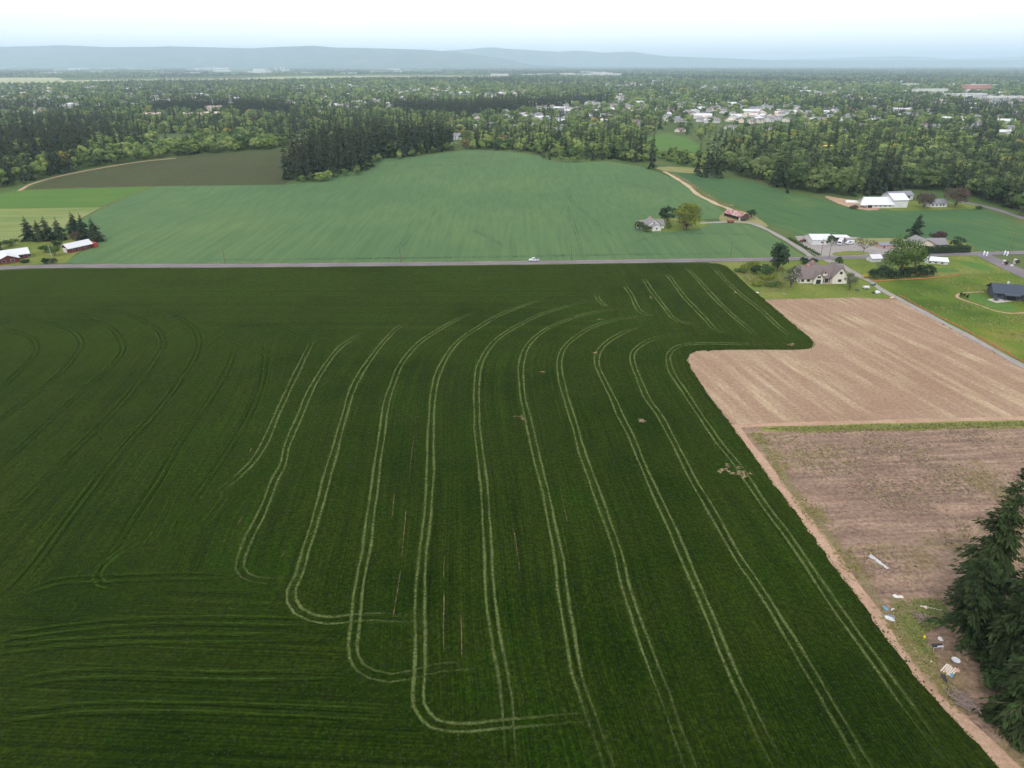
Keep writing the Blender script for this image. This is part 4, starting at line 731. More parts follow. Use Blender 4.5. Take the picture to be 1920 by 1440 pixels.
# cream farmhouse garden
leaf_thing('maple_tree', 'tall dark green oval tree left of the cream farmhouse', P(1457,511), 17, 5.2, 'leaf_dark', 20, 120, .75, 90, .02, flat=1.3)
leaf_thing('willow_tree', 'grey green loose tree at the left corner of the cream farmhouse', P(1482,540), 12, 5, 'leaf_grey', 16, 120, .5, 91, .03, hollow=.3)
leaf_thing('young_tree', 'pale grey green young tree at the right corner of the cream farmhouse', P(1592,545), 10, 3.8, 'leaf_grey', 14, 110, .42, 92, .06, hollow=.4)
for i, (x, y, h, r, mt, lb) in enumerate(((1432,517,5.5,5,'leaf_mid','wide green bush left of the tall dark oval tree'),(1418,514,4.5,3.5,'leaf_dark','dark green bush left of the wide green bush'),(1446,516,4.5,3.6,'leaf_bright','light green bush at the foot of the tall oval tree'),(1440,524,2,4.5,'leaf_lime','low yellow green shrub on the farmhouse lawn'),(1508,495,3.4,3.0,'leaf_dark','left one of two dark shrubs behind the cream farmhouse'),(1523,497,3.4,3.2,'leaf_dark','right one of two dark shrubs behind the cream farmhouse'),(1573,494,3.4,2.6,'leaf_mid','single small tree on the lawn right of the driveway'),
    (1400,505,2,3.5,'leaf_lime','yellow green scrub nearest the crop on the farmhouse lawn'),(1388,512,2,3,'leaf_bright','low light green scrub beside the crop edge'),(1412,500,2.4,3.5,'leaf_lime','yellow green scrub near the road left of the oval tree'),(1425,536,1.6,4,'leaf_lime','low pale scrub in the middle of the farmhouse lawn'),(1452,537,1.5,4.5,'leaf_bright','low green scrub in front of the grey green tree'))):
    leaf_thing('garden_bush', lb, P(x,y), h, r, mt, 9, 90, .55, 100+i, .03, cat='shrub', sub='foliage')
# big tree, hedge and the rest by the road on the right
leaf_thing('big_tree', 'big bright green spreading tree on the right beside the garden lawn', P(1688,518), 21, 10.5, 'leaf_bright', 26, 150, .9, 120, .03)
for i, (x, y, h, r) in enumerate(((1640,523,5.5,4),(1655,520,6,4.5),(1672,523,5,4.5),(1700,521,5.5,5),(1718,519,6,5),(1738,518,6,4.2),(1715,500,10,4))):
    leaf_thing('dark_shrub', ['leftmost dark shrub at the foot of the big bright tree','second dark shrub from the left under the big bright tree','third dark shrub from the left under the big bright tree','dark shrub just right of the big tree trunk','second dark shrub from the right under the big bright tree','rightmost dark shrub below the big bright tree','tall dark shrub behind the right side of the big tree'][i], P(x,y), h, r, 'leaf_dark', 10, 100, .6, 130+i, .02, cat='shrub', sub='foliage')
leaf_thing('yellow_shrub', 'small bright yellow shrub left of the dark shrubs near the lane', P(1623,522), 2, 2, 'leaf_yellow', 7, 70, .4, 140, .03, cat='shrub', sub='foliage')
fir_thing('cedar_tree', 'dark reddish cedar standing behind the grey roofed house', P(1714,450), 16, 5.4, 1, mat='leaf_dark', seed=141, low=.1, taper=.5)
leaf_thing('plum_tree', 'dark purple round tree behind the grey roofed house', P(1757,452), 6.5, 4.6, 'leaf_purple', 12, 100, .6, 142, .05)
leaf_thing('orchard_tree', 'thinly leafed spreading tree on the gravel court', P(1619,473), 8.5, 6.6, 'leaf_brown', 12, 60, .5, 143, .28, hollow=.35, flat=.7, limbs_n=12)
leaf_thing('court_tree', 'small green tree in front of the white shed', P(1557,459), 5.5, 3.4, 'leaf_mid', 9, 90, .55, 144, .15)
leaf_thing('brown_tree', 'brown leafed tree right of the tall white barn', P(1731,391), 12, 7, 'leaf_brown', 16, 110, .75, 145, .05)
leaf_thing('brown_tree', 'larger brown leafed spreading tree right of the small white house', P(1790,390), 15, 9.5, 'leaf_brown', 20, 120, .8, 146, .08)
leaf_thing('blue_spruce', 'small blue grey bush beside the side road at the right edge', P(1914,405), 7, 4, 'leaf_grey', 9, 90, .5, 147, .02, cat='shrub', sub='foliage')
for i, (x, y, h, r, mt, lb) in enumerate(((1792,466,7,4.5,'leaf_dark','dark bush at the left rear of the clipped hedge'),(1836,393,2.5,2.5,'leaf_mid','small bush at the field edge near the side road'),(1602,392,2,3.5,'leaf_brown','low brown bush on the bare dirt by the white barn'),(1660,386,5,4,'leaf_dark','dark shrub left behind the long low white barn'))):
    leaf_thing('field_bush', lb, P(x,y), h, r, mt, 9, 90, .55, 150+i, .03, cat='shrub', sub='foliage')
# clipped hedge: one body of small leaves
a, rz, L = frame_from((1733,477.5), (1820,474.5)); e = tag(empty('clipped_hedge', a, rz), 'long clipped dark hedge along the road in front of the grey house', 'hedge')
g = np.random.default_rng(5); n = 2600; C = np.column_stack([g.random(n)*L, g.random(n)*4.2-2.1+2.5, g.random(n)*3.8]); k = g.integers(0, 3, n); C[:,1] = np.where(k == 0, .4+g.normal(0,.18,n), C[:,1]); C[:,2] = np.where(k == 1, 3.8+g.normal(0,.2,n)+.3*np.sin(C[:,0]*.9), C[:,2])
Nn = np.where((k == 1)[:,None], [0,0,1.], np.where((k == 0)[:,None], [0,-1.,.2], [0,.7,.7])) + g.normal(0,.35,(n,3)); Nn /= np.linalg.norm(Nn, axis=1, keepdims=True); t_ = np.cross(Nn, g.normal(0,1,(n,3))); t_ /= np.linalg.norm(t_, axis=1, keepdims=True)
mesh_obj('foliage', quads_mesh('foliage', sprays(C, t_, Nn, np.full((n,1),.8), np.full((n,1),.6)), ['leaf_dark']), e); MB().box(.5,L-.5,.9,4.0,-.2,3.2).build('stem_core', MATS['bark'], e)
a, rz, L = frame_from((1479,447), (1536,480)); e = tag(empty('low_hedge', a, rz), 'low hedge along the gravel drive beside the gravel court', 'hedge')
n = 700; C = np.column_stack([g.random(n)*L, g.normal(0,.5,n), np.abs(g.normal(.6,.35,n))]); Nn = g.normal(0,.5,(n,3))+[0,-.4,.9]; Nn /= np.linalg.norm(Nn, axis=1, keepdims=True); t_ = np.cross(Nn, g.normal(0,1,(n,3))); t_ /= np.linalg.norm(t_, axis=1, keepdims=True)
mesh_obj('foliage', quads_mesh('foliage', sprays(C, t_, Nn, np.full((n,1),.7), np.full((n,1),.55)), ['leaf_mid']), e); MB().box(.5,L-.5,-.15,.15,-.2,.7).build('stem_core', MATS['bark'], e)

# ------------------------------------------------------------------ poles, fences, flags, small things
def pole(px, py, h, label, arm=True):
    e = tag(empty('utility_pole', P(px,py), R(5)), label, 'utility pole', 'wooden poles along the road')
    MB().tube((0,0,-.5),(0,0,h),.17,.11,8).build('post', MATS['pole_wood'], e)
    if arm:
        MB().box(-.06,.06,-1.2,1.2,h-.75,h-.6).build('crossarm', MATS['pole_wood'], e)
        for y in (-1.05,0,1.05): MB().tube((0,y,h-.6),(0,y,h-.38),.05,.03,6).build('insulator', MATS['grey_wall'], e)
for px, py, h, lb in ((1071,487,10,'dark utility pole at the roadside right of the pickup truck'),(1369,483,9,'utility pole at the roadside left of the tall oval tree'),(422,494,9,'pale utility pole at the far side of the road on the left'),(751,491,9,'pale utility pole by the road left of the pickup truck'),(1539,480,10,'utility pole beside the low hedge at the gravel court'),(1554,484,10,'utility pole in front of the gravel court lawn'),(1893,474,12,'tall utility pole near the white flags at the right')): pole(px, py, h, lb)
e = tag(empty('light_pole', P(97,483)), 'thin grey pole in front of the light green farmyard tree', 'pole'); MB().tube((0,0,0),(0,0,7),.1,.07,8).build('post', MATS['grey_wall'], e); MB().box(-.3,.5,-.1,.1,6.9,7.05).build('lamp_head', MATS['grey_wall'], e)
def silt(pxs, label):
    W = resample([at(*p) for p in pxs], 2.0); o = W[0]; z0 = hz(o.x, o.y); e = tag(empty('silt_fence', (o.x, o.y, z0)), label, 'fence'); m = MB()
    for i in range(len(W)-1):
        a, b_ = W[i], W[i+1]; d = (b_-a).normalized(); nn = Vector((-d.y, d.x))*.03; za = hz(a.x,a.y)-z0; zb = hz(b_.x,b_.y)-z0; ha = .55+.12*math.sin(i*1.7); hb = .55+.12*math.sin((i+1)*1.7); A = a-o; B = b_-o
        m.hexa([(*(A-nn),za),(*(B-nn),zb),(*(B+nn),zb),(*(A+nn),za),(*(A-nn),za+ha),(*(B-nn),zb+hb),(*(B+nn),zb+hb),(*(A+nn),za+ha)])
    m.build('mesh_sheet', MATS['orange_mesh'], e); me = MB().box(-.05,.05,-.05,.05,-.2,1.2).mesh('stake', MATS['timber'])
    for q in W[::2]: mesh_obj('stake', me, e, (q.x-o.x+.08, q.y-o.y, hz(q.x,q.y)-z0))
silt([(1634,528),(1660,526.5),(1690,525),(1730,522.5),(1762,520),(1800,516)], 'orange silt fence below the dark shrubs at the top of the meadow')
silt([(1684,553),(1700,562),(1720,574),(1760,594),(1800,614),(1850,641),(1920,680),(2000,722)], 'long orange silt fence running along the gravel lane')
for i in range(9):
    x = 1760+18.4*i; e = tag(empty('fence_post', P(x, 516.5-.4*i)), f"{['leftmost','second','third','fourth','middle','sixth','seventh','eighth','rightmost'][i]} post of the wooden post row between garden lawn and meadow{', from the left' if i not in (0,4,8) else ''}", 'post', 'wooden posts between garden and meadow')
    MB().box(-.13,.13,-.13,.13,-.3,1.9).build('shaft', MATS['timber'], e); MB().box(-.6,.6,-.07,.07,.9,1.05).build('rail_stub', MATS['timber'], e)
for i, (x, y) in enumerate(((1842,481),(1847.5,482.5),(1881,480.5),(1886,482))):
    e = tag(empty('feather_flag', P(x,y)), ['leftmost white feather flag at the side street entrance','second white feather flag from the left at the side street','third white feather flag from the left at the side street','rightmost white feather flag at the side street entrance'][i], 'flag', 'feather flags at the side street')
    MB().tube((0,0,0),(0,0,3.4),.04,.02,6).build('pole', MATS['grey_wall'], e); m = MB().prism([(.04,.7),(.75,.9),(.95,2.2),(.8,3.0),(.4,3.35),(.04,3.3)], 'y', -.02, .02).build('banner', MATS['flag_white'], e); MB().prism([(.1,1.2),(.7,1.3),(.8,2.0),(.1,2.0)], 'y', -.035, .035).build('blue_panel', MATS['flag_blue'], m)
for i, (x, y) in enumerate(((1881,496),(1902,494))):
    e = tag(empty('gate_pillar', P(x,y)), ['left white gate pillar on the side street','right white gate pillar on the side street'][i], 'pillar', 'gate pillars'); MB().box(-.5,.5,-.5,.5,-.2,2.2).build('shaft', MATS['white_paint'], e); MB().box(-.65,.65,-.65,.65,2.2,2.45).build('cap', MATS['white_paint'], e)
    leaf_thing('pillar_shrub', ['dark clipped shrub beside the left gate pillar','dark clipped shrub beside the right gate pillar'][i], P(x+4.5,y+.8), 2.2, 1.3, 'leaf_purple', 7, 70, .35, 160+i, .03, cat='shrub', sub='foliage')
e = tag(empty('notice_board', P(1896,501)), 'small white notice board between the two gate pillars', 'sign'); MB().box(-.8,.8,-.05,.05,.5,1.6).build('panel', MATS['white_paint'], e)
for x in (-.7,.7): MB().box(x-.05,x+.05,.05,.12,-.2,1.6).build('post', MATS['timber'], e)
for i, (x, y) in enumerate(((1801,556),(1807,557),(1814,560))): leaf_thing('upright_shrub', ['left of three small upright shrubs on the modern house path','middle of three small upright shrubs on the modern house path','right of three small upright shrubs on the modern house path'][i], P(x,y), 2.2, .7, 'leaf_dark', 6, 60, .3, 170+i, .02, cat='shrub', sub='foliage')
e = tag(empty('patio_table', P(1867,564)), 'round dark table on the patio of the modern house', 'table'); MB().tube((0,0,.7),(0,0,.76),1.1,1.1,16).build('table_top', MATS['black_plastic'], e); MB().tube((0,0,0),(0,0,.7),.08,.08,8).build('leg', MATS['black_plastic'], e)
def heap(name, label, px, py, rx, ry, h, mat, seed, cat, n=7):
    g = random.Random(seed); m = MB(); V = []; m_ = 10; rows = 4; rx *= .8; ry *= .8; h *= .8
    for j in range(rows):
        for i in range(m_):
            a = i*2*math.pi/m_; s = math.cos(j/rows*math.pi/2)*(1+g.uniform(-.22,.22)); V.append((math.cos(a)*rx*s, math.sin(a)*ry*s, h*math.sin(j/rows*math.pi/2)*(1+g.uniform(-.3,.3)) + (0 if j else -.05)))
    V.append((0,0,h)); m.v = V; m.f = [(j*m_+i, j*m_+(i+1)%m_, (j+1)*m_+(i+1)%m_, (j+1)*m_+i) for j in range(rows-1) for i in range(m_)] + [((rows-1)*m_+i, (rows-1)*m_+(i+1)%m_, rows*m_) for i in range(m_)]
    o = m.build(name, MATS[mat], None, P(px,py)+Vector((0,0,.12))); o.rotation_euler.z = g.random()*3; return tag(o, label, cat)
def brush(label, px, py, r, h, n, seed, mat='branch_wood', name='brush_pile', cat='brush pile'):
    g = random.Random(seed); e = tag(empty(name, P(px,py)+Vector((0,0,.1)), g.random()*3), label, cat); 
    for i in range(n):
        a = g.random()*6.28; c = Vector((g.gauss(0,r*.35), g.gauss(0,r*.35), g.uniform(.05,h))); d = Vector((math.cos(a), math.sin(a), g.uniform(-.25,.35)))*g.uniform(.5,1.1)*r*.6
        p0, p1 = c-d, c+d; p0.z = max(.02,p0.z); p1.z = max(.02,p1.z); MB().tube(p0, p1, g.uniform(.07,.14), .05, 5).build('branch', MATS[mat], e)
brush('round heap of cut branches in front of the nearest corner fir', 1804, 1318, 2.4, .9, 70, 1); brush('small heap of sticks on the grass left of the sparse fir', 1727, 1160, 1.8, .5, 34, 2)
def planks(name, label, px, py, n, ln, rz, cat, mat='timber', wd=.2):
    e = tag(empty(name, P(px,py)+Vector((0,0,.13)), rz), label, cat)
    for i in range(n): MB().rbox((random.gauss(0,.15), (i-n/2)*wd*1.35, .05+.05*(i%2)), (ln*random.uniform(.85,1), wd, .07), random.gauss(0,.05)).build('plank', MATS[mat], e)
planks('plank_pile', 'long grey poles lying on the weedy brown field', 1649, 1055, 3, 5.2, R(-68), 'planks', 'pale_roof', .22); planks('plank_pile', 'stacked boards beside the white satellite dish', 1777, 1257, 6, 2.8, R(38), 'planks', 'tan_wall', .24); planks('plank_pile', 'thin fallen pole at the edge of the brown field', 1748, 1142, 2, 4.5, R(-20), 'planks', 'tan_wall', .12)
heap('white_tarp', 'crumpled white tarp at the top of the scattered rubbish', 1680, 1120, .9, .5, .5, 'white_paint', 3, 'tarp'); heap('plywood_heap', 'tan sheet lying beside the crumpled white tarp', 1688, 1120, .8, .5, .25, 'tan_wall', 4, 'board')
heap('plastic_sheet', 'spread pale plastic sheet near the crop edge', 1668, 1161, 1.2, .8, .35, 'pale_roof', 5, 'plastic sheet'); heap('ash_heap', 'grey ash heap under the pale plastic sheet', 1667, 1157, 1.5, .9, .2, 'slate_roof', 15, 'heap')
heap('blue_tarp', 'blue and dark tarp left of the stick heap', 1660, 1142, .8, .4, .4, 'blue_plastic', 6, 'tarp'); heap('white_sack', 'white sack lying right of the blue tarp', 1673, 1144, .7, .25, .3, 'white_paint', 7, 'sack')
heap('sawn_stump', 'pale sawn stump above the stick heap', 1735, 1141, .5, .4, .6, 'tan_wall', 8, 'stump', 5); heap('yellow_ball', 'bright yellow round tub on the rubbish ground', 1733, 1196, .32, .32, .55, 'yellow_plastic', 9, 'tub'); heap('white_crate', 'pale grey plastic heap below the sparse fir', 1763, 1199, .65, .5, .4, 'pale_roof', 10, 'plastic heap'); heap('white_bucket', 'tiny white bucket on bare dirt left of the satellite dish', 1746, 1241, .2, .2, .12, 'white_paint', 11, 'bucket')
heap('black_tarp', 'black tarp below the stacked boards', 1770, 1273, 1.4, .5, .45, 'black_plastic', 12, 'tarp'); heap('blue_drum', 'blue drum lying on the black tarp', 1784, 1268, .45, .35, .6, 'blue_plastic', 13, 'drum'); heap('rust_sheet', 'rusty brown sheet right of the stacked boards', 1795, 1258, .7, .5, .4, 'rust_sheet', 14, 'sheet')
e = tag(empty('work_table', P(1756,1217)+Vector((0,0,.1)), .1), 'black and white folding table on the rubbish ground', 'table'); MB().box(-1,1,-.35,.35,.68,.74).build('table_top', MATS['white_metal'], e); MB().box(-1.05,-.3,-.3,.4,.75,.95).build('cover', MATS['black_plastic'], e); MB().box(-.2,1.0,.0,.4,.75,.9).build('cover', MATS['black_plastic'], e)
for x in (-.9,.9):
    for y in (-.3,.3): MB().box(x-.03,x+.03,y-.03,y+.03,-.1,.68).build('leg', MATS['grey_wall'], e)
e = tag(empty('satellite_dish', P(1790,1244)+Vector((0,0,.1))), 'white round satellite dish beside the lower firs', 'dish'); m = MB(); n = 16
for j, (r, z) in enumerate(((.08,0),(.4,.06),(.75,.22))):
    for i in range(n): m.v.append((math.cos(i*2*math.pi/n)*r, math.sin(i*2*math.pi/n)*r, .55+z))
for j in range(2):
    for i in range(n): m.f.append((j*n+i, j*n+(i+1)%n, (j+1)*n+(i+1)%n, (j+1)*n+i))
m.build('reflector', MATS['white_metal'], e); MB().tube((0,0,-.1),(0,0,.56),.05,.05,8).build('mast', MATS['grey_wall'], e); MB().tube((.5,0,.7),(0,0,1.05),.025,.025,6).build('feed_arm', MATS['black_plastic'], e)
# yard clutter by the lane
heap('white_tarp', 'white tarp covered stack beside the lane near the tilled field', 1644, 549, 2.0, 1.2, 1.2, 'white_metal', 21, 'tarp'); heap('black_heap', 'black covered heap left of the white stack by the lane', 1638, 550, 1.2, .9, .9, 'black_plastic', 22, 'heap'); heap('rusty_scrap', 'rusty scrap heap at the corner of the tilled field', 1672, 559, 2.2, .8, .7, 'rust_sheet', 23, 'scrap'); heap('dark_mound', 'dark mound on the lawn below the pale young tree', 1607, 545, 1.6, .8, .8, 'dark_wall', 24, 'mound'); heap('stone_heap', 'grey stone heap at the tilled field corner beside the crop', 1420, 549, 1.0, .6, .4, 'grey_wall', 25, 'stones'); heap('stone_heap', 'dark stone heap on the upper edge of the tilled field', 1470, 552, 1.0, .6, .5, 'slate_roof', 26, 'stones')
e = tag(empty('cargo_trailer', P(1620,543)+Vector((0,0,.12)), .1), 'small white trailer on the lawn beside the lane', 'trailer'); MB().box(0,2.8,0,1.6,.5,1.3).build('box', MATS['white_metal'], e); MB().box(-1,0,.7,.9,.5,.6).build('drawbar', MATS['black_plastic'], e)
for y in (-.2,1.6): MB().tube((1.4,y,.32),(1.4,y+.2,.32),.32,.32,12).build('wheel', MATS['tyre'], e)
e = tag(empty('garden_tractor', P(1635,536)+Vector((0,0,.12)), .3), 'small blue garden tractor beside the lane behind the trailer', 'tractor'); MB().box(0,1.1,0,.8,.5,1.0).build('bonnet', MATS['blue_plastic'], e); MB().box(1.1,2.0,0,.8,.5,.8).build('seat', MATS['black_plastic'], e)
for x, y, r in ((.3,-.15,.3),(.3,.8,.3),(1.6,-.2,.42),(1.6,.8,.42)): MB().tube((x,y,r),(x,y+.2,r),r,r,12).build('wheel', MATS['tyre'], e)

# ------------------------------------------------------------------ tufts of weeds: uncountable
def tufts(name, label, mat, spots, size, seed, n=4):
    g = np.random.default_rng(seed); S = np.array([(q.x, q.y) for q in spots]); k = len(S); C = np.repeat(S, n, 0) + g.normal(0, size*.45, (k*n, 2)); z = hgt(C[:,0], C[:,1]) + .1 + np.abs(g.normal(size*.25, size*.12, k*n)); C = np.column_stack([C, z])
    Nn = g.normal(0,.55,(k*n,3)) + [0,-.2,.9]; Nn /= np.linalg.norm(Nn, axis=1, keepdims=True); t_ = np.cross(Nn, g.normal(0,1,(k*n,3))); t_ /= np.linalg.norm(t_, axis=1, keepdims=True); L = size*g.uniform(.5,1.4,(k*n,1))
    tag(mesh_obj(name, quads_mesh(name, sprays(C, t_, Nn, L, L*.55), [mat])), label, 'weeds', kind='stuff')
def spots_in(pxs, n, clump=0):
    W = [(q.x, q.y) for q in world_poly(pxs)]; xs = [q[0] for q in W]; ys = [q[1] for q in W]; o = []
    while len(o) < n:
        x = rng.uniform(min(xs), max(xs), 400); y = rng.uniform(min(ys), max(ys), 400); k = inside(x, y, W)
        if clump: k &= (np.sin(x*.21+y*.13)+np.sin(x*.083-y*.31+1)+np.sin(x*.05+y*.07+4)+rng.normal(0,.6,400)) > clump
        o += [Vector((a, b_)) for a, b_ in zip(x[k], y[k])]
    return o[:n]
WF = [(1425,815),(1920,806),(2200,806),(2200,1150),(1900,1150),(1760,1130),(1660,1110),(1560,975)]
leaf_mat('weed_olive', [(0,(.19,.165,.06)),(1,(.22,.18,.07))], .3, .1); leaf_mat('weed_tan', [(0,(.30,.22,.15)),(1,(.33,.25,.17))], .3, .1); leaf_mat('weed_dark', [(0,(.14,.10,.08)),(1,(.15,.11,.085))], .3, .1); leaf_mat('weed_green', [(0,(.14,.17,.045)),(1,(.17,.19,.055))], .3, .1); leaf_mat('crop_leaf', [(0,(.013,.03,.002)),(1,(.018,.036,.003))], .9, .25); leaf_mat('meadow_leaf', [(0,(.16,.185,.045)),(1,(.2,.2,.06))], .3, .1)
tufts('weed_tufts', 'olive weeds dotted over the brown weedy field', 'weed_olive', spots_in(WF, 700, .8), .45, 1); tufts('weed_tufts', 'green weeds dotted over the brown weedy field', 'weed_green', spots_in(WF, 250, 1.2), .45, 2); tufts('stubble', 'tan dry stubble over the brown weedy field', 'weed_tan', spots_in(WF, 2600, -.2), .38, 3); tufts('stubble', 'dark dry plant litter over the brown weedy field', 'weed_dark', spots_in(WF, 1800, .1), .4, 4)
tufts('verge_weeds', 'weeds along the dirt path beside the dark crop', 'weed_olive', spots_in([(1405,812),(1430,812),(1500,900),(1610,1050),(1700,1150),(1770,1250),(1820,1340),(1790,1335),(1700,1225),(1600,1095),(1480,930)], 900, -.1), .45, 5); tufts('verge_weeds', 'green grass among the scattered rubbish', 'weed_green', spots_in([(1665,1120),(1760,1125),(1790,1160),(1730,1190),(1750,1235),(1715,1215),(1680,1165)], 800, -.2), .45, 6)
tufts('strip_grass', 'yellow green grass strip between tilled and weedy field', 'weed_green', spots_in([(1430,804),(1500,801),(1700,797),(1920,791),(2050,790),(2050,800),(1920,799),(1700,805),(1500,809)], 1300), .6, 7); tufts('strip_grass', 'dry grass in the strip between tilled and weedy field', 'weed_olive', spots_in([(1430,804),(1500,801),(1700,797),(1920,791),(2050,790),(2050,802),(1920,802),(1700,808),(1500,812)], 900), .6, 8)
tufts('rough_grass', 'rough yellow grass on the farmhouse lawn beside the crop', 'weed_olive', spots_in([(1365,497),(1440,491),(1470,500),(1475,545),(1425,550),(1395,525)], 600, .2), .6, 9); tufts('rough_grass', 'rough green grass on the farmhouse lawn beside the crop', 'weed_green', spots_in([(1365,497),(1440,491),(1470,500),(1475,545),(1425,550),(1395,525)], 800, .2), .6, 10)
tufts('meadow_grass', 'taller dry grass drifts across the right meadow', 'weed_olive', spots_in([(1690,540),(1780,520),(1920,515),(2000,520),(2000,700),(1920,660),(1760,585)], 260, 1.0), .6, 11); tufts('meadow_grass', 'taller green grass drifts across the right meadow', 'meadow_leaf', spots_in([(1690,540),(1780,520),(1920,515),(2000,520),(2000,700),(1920,660),(1760,585)], 1400, .2), .6, 12)
tufts('crop_leaves', 'leafy tops of the dark crop in the near field', 'crop_leaf', spots_in([(-200,1500),(1880,1500),(1800,1360),(1500,975),(1300,700),(900,690),(300,690),(-150,760)], 24000), .42, 13, 2)
ED = resample([at(*p) for p in EDGE], .5); tufts('crop_edge_plants', 'ragged outermost plants along the edge of the dark crop', 'crop_leaf', [q + Vector((random.gauss(0,.1), random.gauss(0,.1))) for q in ED], .34, 14, 3)

# ------------------------------------------------------------------ suburb houses and large far buildings
HOUSES = []
hm = []
WALLS = [('white','white_paint'),('cream','cream_wall'),('grey','grey_wall'),('tan','tan_wall')]; ROOFS = [('slate','slate_roof'),('grey','grey_roof'),('brown','brown_roof'),('pale','pale_roof')]
def proto_house(wm, rm, k):
    wl, rf = MB(), MB(); L, D, ev = (13, 9.5, 5.2) if k == 0 else (15, 10, 3.1) if k == 1 else (11, 10, 5.6)
    gable(wl, rf, -L/2, L/2, -D/2, D/2, ev, ev+3.0, 'x', oh=.6)
    if k != 1: gable(wl, rf, -L/2+.6, -L/2+6, -D/2-2.2, 0, ev, ev+2.4, 'y', oh=.5)
    else: gable(wl, rf, L/2-6, L/2-.4, -D/2-2.5, 0, ev, ev+2.2, 'y', oh=.5)
    wd = MB()
    for x in ((-L/4+.2, L*.08, L*.34) if k != 1 else (-L*.36, -L*.12)):
        for z in ((1.6,4.2) if ev > 4 else (1.6,)): wd.box(x-.75, x+.75, -D/2-.12 if x > -L/4 else -D/2-2.35, -D/2+.02, z-.65, z+.65) if k == 1 or x > -L/4+.3 else wd.box(x-1.6, x-.1, -D/2-2.32, -D/2-2.15, z-.65, z+.65)
    return wl.mesh('wall', MATS[wm]), rf.mesh('roof', MATS[rm]), wd.mesh('window_row', MATS['glass_dark']), L
PH = {(a, b_, k): proto_house(wm, rm, k) for a, wm in WALLS for b_, rm in ROOFS for k in range(3)}
AREAS = [('among trees at the far left', [(-20,180,140,236)], 30), ('among trees behind the left firs', [(190,150,560,200)], 20), ('beyond the central fir wood', [(560,165,760,215)], 24), ('behind the right end of the fir wood', [(840,218,905,262)], 14), ('on the slope behind the wheat crest', [(895,224,1085,262)], 24), ('among trees above the wet meadow', [(1080,190,1440,250)], 34), ('in the wooded suburb on the right', [(1440,180,1930,262)], 62), ('in the far suburb below the hills', [(900,158,1900,185)], 30)]
for area, (bx_,), cnt in AREAS:
    made = 0; tries = 0
    while made < cnt and tries < 600:
        tries += 1; px = random.uniform(bx_[0], bx_[2]); py = random.uniform(bx_[1], bx_[3]); p = P(px, py)
        if any((p-q).length < 21 for q, *_ in HOUSES): continue
        wn, wm = random.choice(WALLS); rn, rm = random.choices(ROOFS, (5,5,3,1))[0]; k = random.randrange(3); made += 1
        HOUSES.append((p, 15)); wme, rme, dme, L = PH[(wn, rn, k)]
        e = tag(empty('suburban_house', p, random.choice((0,0,.35,-.4,1.57,.8))), f'{wn} {("two storey" if k != 1 else "single storey")} house with {rn} roof {area}', 'house', f'{wn} {rn}-roofed {("tall" if k != 1 else "low")} houses {area}')
        mesh_obj('wall', wme, e); mesh_obj('roof', rme, e)
        if py > 195: mesh_obj('window_row', dme, e)
def block(name, label, pa, pb, depth, h, wm, rm, cat='building', group=None, bands=0, roofh=.6):
    a, rz, L = frame_from(pa, pb); e = tag(empty(name, a, rz), label, cat, group); MB().box(0,L,0,depth,-1,h).build('wall', MATS[wm], e); MB().box(-.4,L+.4,-.4,depth+.4,h+.003,h+roofh).build('roof', MATS[rm], e)
    me = None
    for z in range(bands):
        zc = 2+z*3.6; n = max(3, int(L/6)); st = L/n
        for i in range(n):
            if me is None: me = MB().box(-.3*st,.3*st,-.12,.05,-.8,.9).mesh('window', MATS['glass_dark'])
            mesh_obj('window', me, e, (st*(i+.5), 0, zc))
    m = (a + (Vector((math.cos(rz), math.sin(rz), 0))*L/2)); HOUSES.append((m, max(18, L*.6))); return e
block('school', 'wide school with pale pink flat roofs behind the left firs', (340,221), (430,219), 60, 7, 'tan_wall', 'pink_roof', bands=1); block('school_hall', 'low pink roofed hall left of the wide school', (268,221), (305,220), 45, 7, 'tan_wall', 'pink_roof'); block('school_hall', 'raised pink roofed hall behind the wide school', (388,212), (422,211), 40, 13, 'tan_wall', 'pink_roof')
block('farm_store', 'low store with pale roof at the top of the brown field', (318,270), (345,269), 12, 4, 'white_paint', 'pale_roof'); block('farm_store', 'low dark roofed store right of the pale roofed store', (346,271), (374,270), 14, 4, 'grey_wall', 'slate_roof')
block('hospital', 'long white hospital wing on the right below the horizon', (1716,178), (1776,177.4), 22, 19, 'white_paint', 'white_metal', bands=3); block('hospital', 'low white hospital block in front of the brick tower', (1775,184), (1850,182.8), 26, 12, 'white_paint', 'white_metal', bands=2); block('hospital', 'brick hospital tower on the right below the horizon', (1814,173), (1856,172.3), 30, 26, 'brick', 'pink_roof', bands=4); block('hospital', 'far right long white hospital building', (1850,189), (1925,188.2), 24, 11, 'white_paint', 'pale_roof', bands=2); block('clinic', 'small white clinic left of the long hospital wing', (1696,164), (1722,163.8), 25, 16, 'white_paint', 'white_metal')
block('orange_house', 'orange timber framed building rising among the right trees', (1549,292), (1562,292), 9, 10, 'tan_wall', 'yellow_plastic', 'house'); block('dark_store', 'long low dark roofed building deep in the right wood', (1776,299), (1806,298), 12, 5, 'white_paint', 'slate_roof', 'building')
g = random.Random(11)
for i in range(66):
    px = g.uniform(-30, 800) if i < 56 else g.uniform(900, 1150); py = g.choice((126.5,128,129.5,131,132.5,134.5,137,139.5)) if i < 56 else g.uniform(138,144); wpx = g.uniform(10, 40); 
    block('warehouse', 'white flat roofed warehouse on the distant plain at the left' if i < 56 else 'white far warehouse near the middle of the horizon', (px,py), (px+wpx,py-.05), g.uniform(80,220), g.uniform(16,28), 'white_paint' if i % 4 else 'grey_wall', 'white_metal', 'warehouse', 'warehouses on the distant plain' if i < 56 else 'warehouses near the middle horizon')
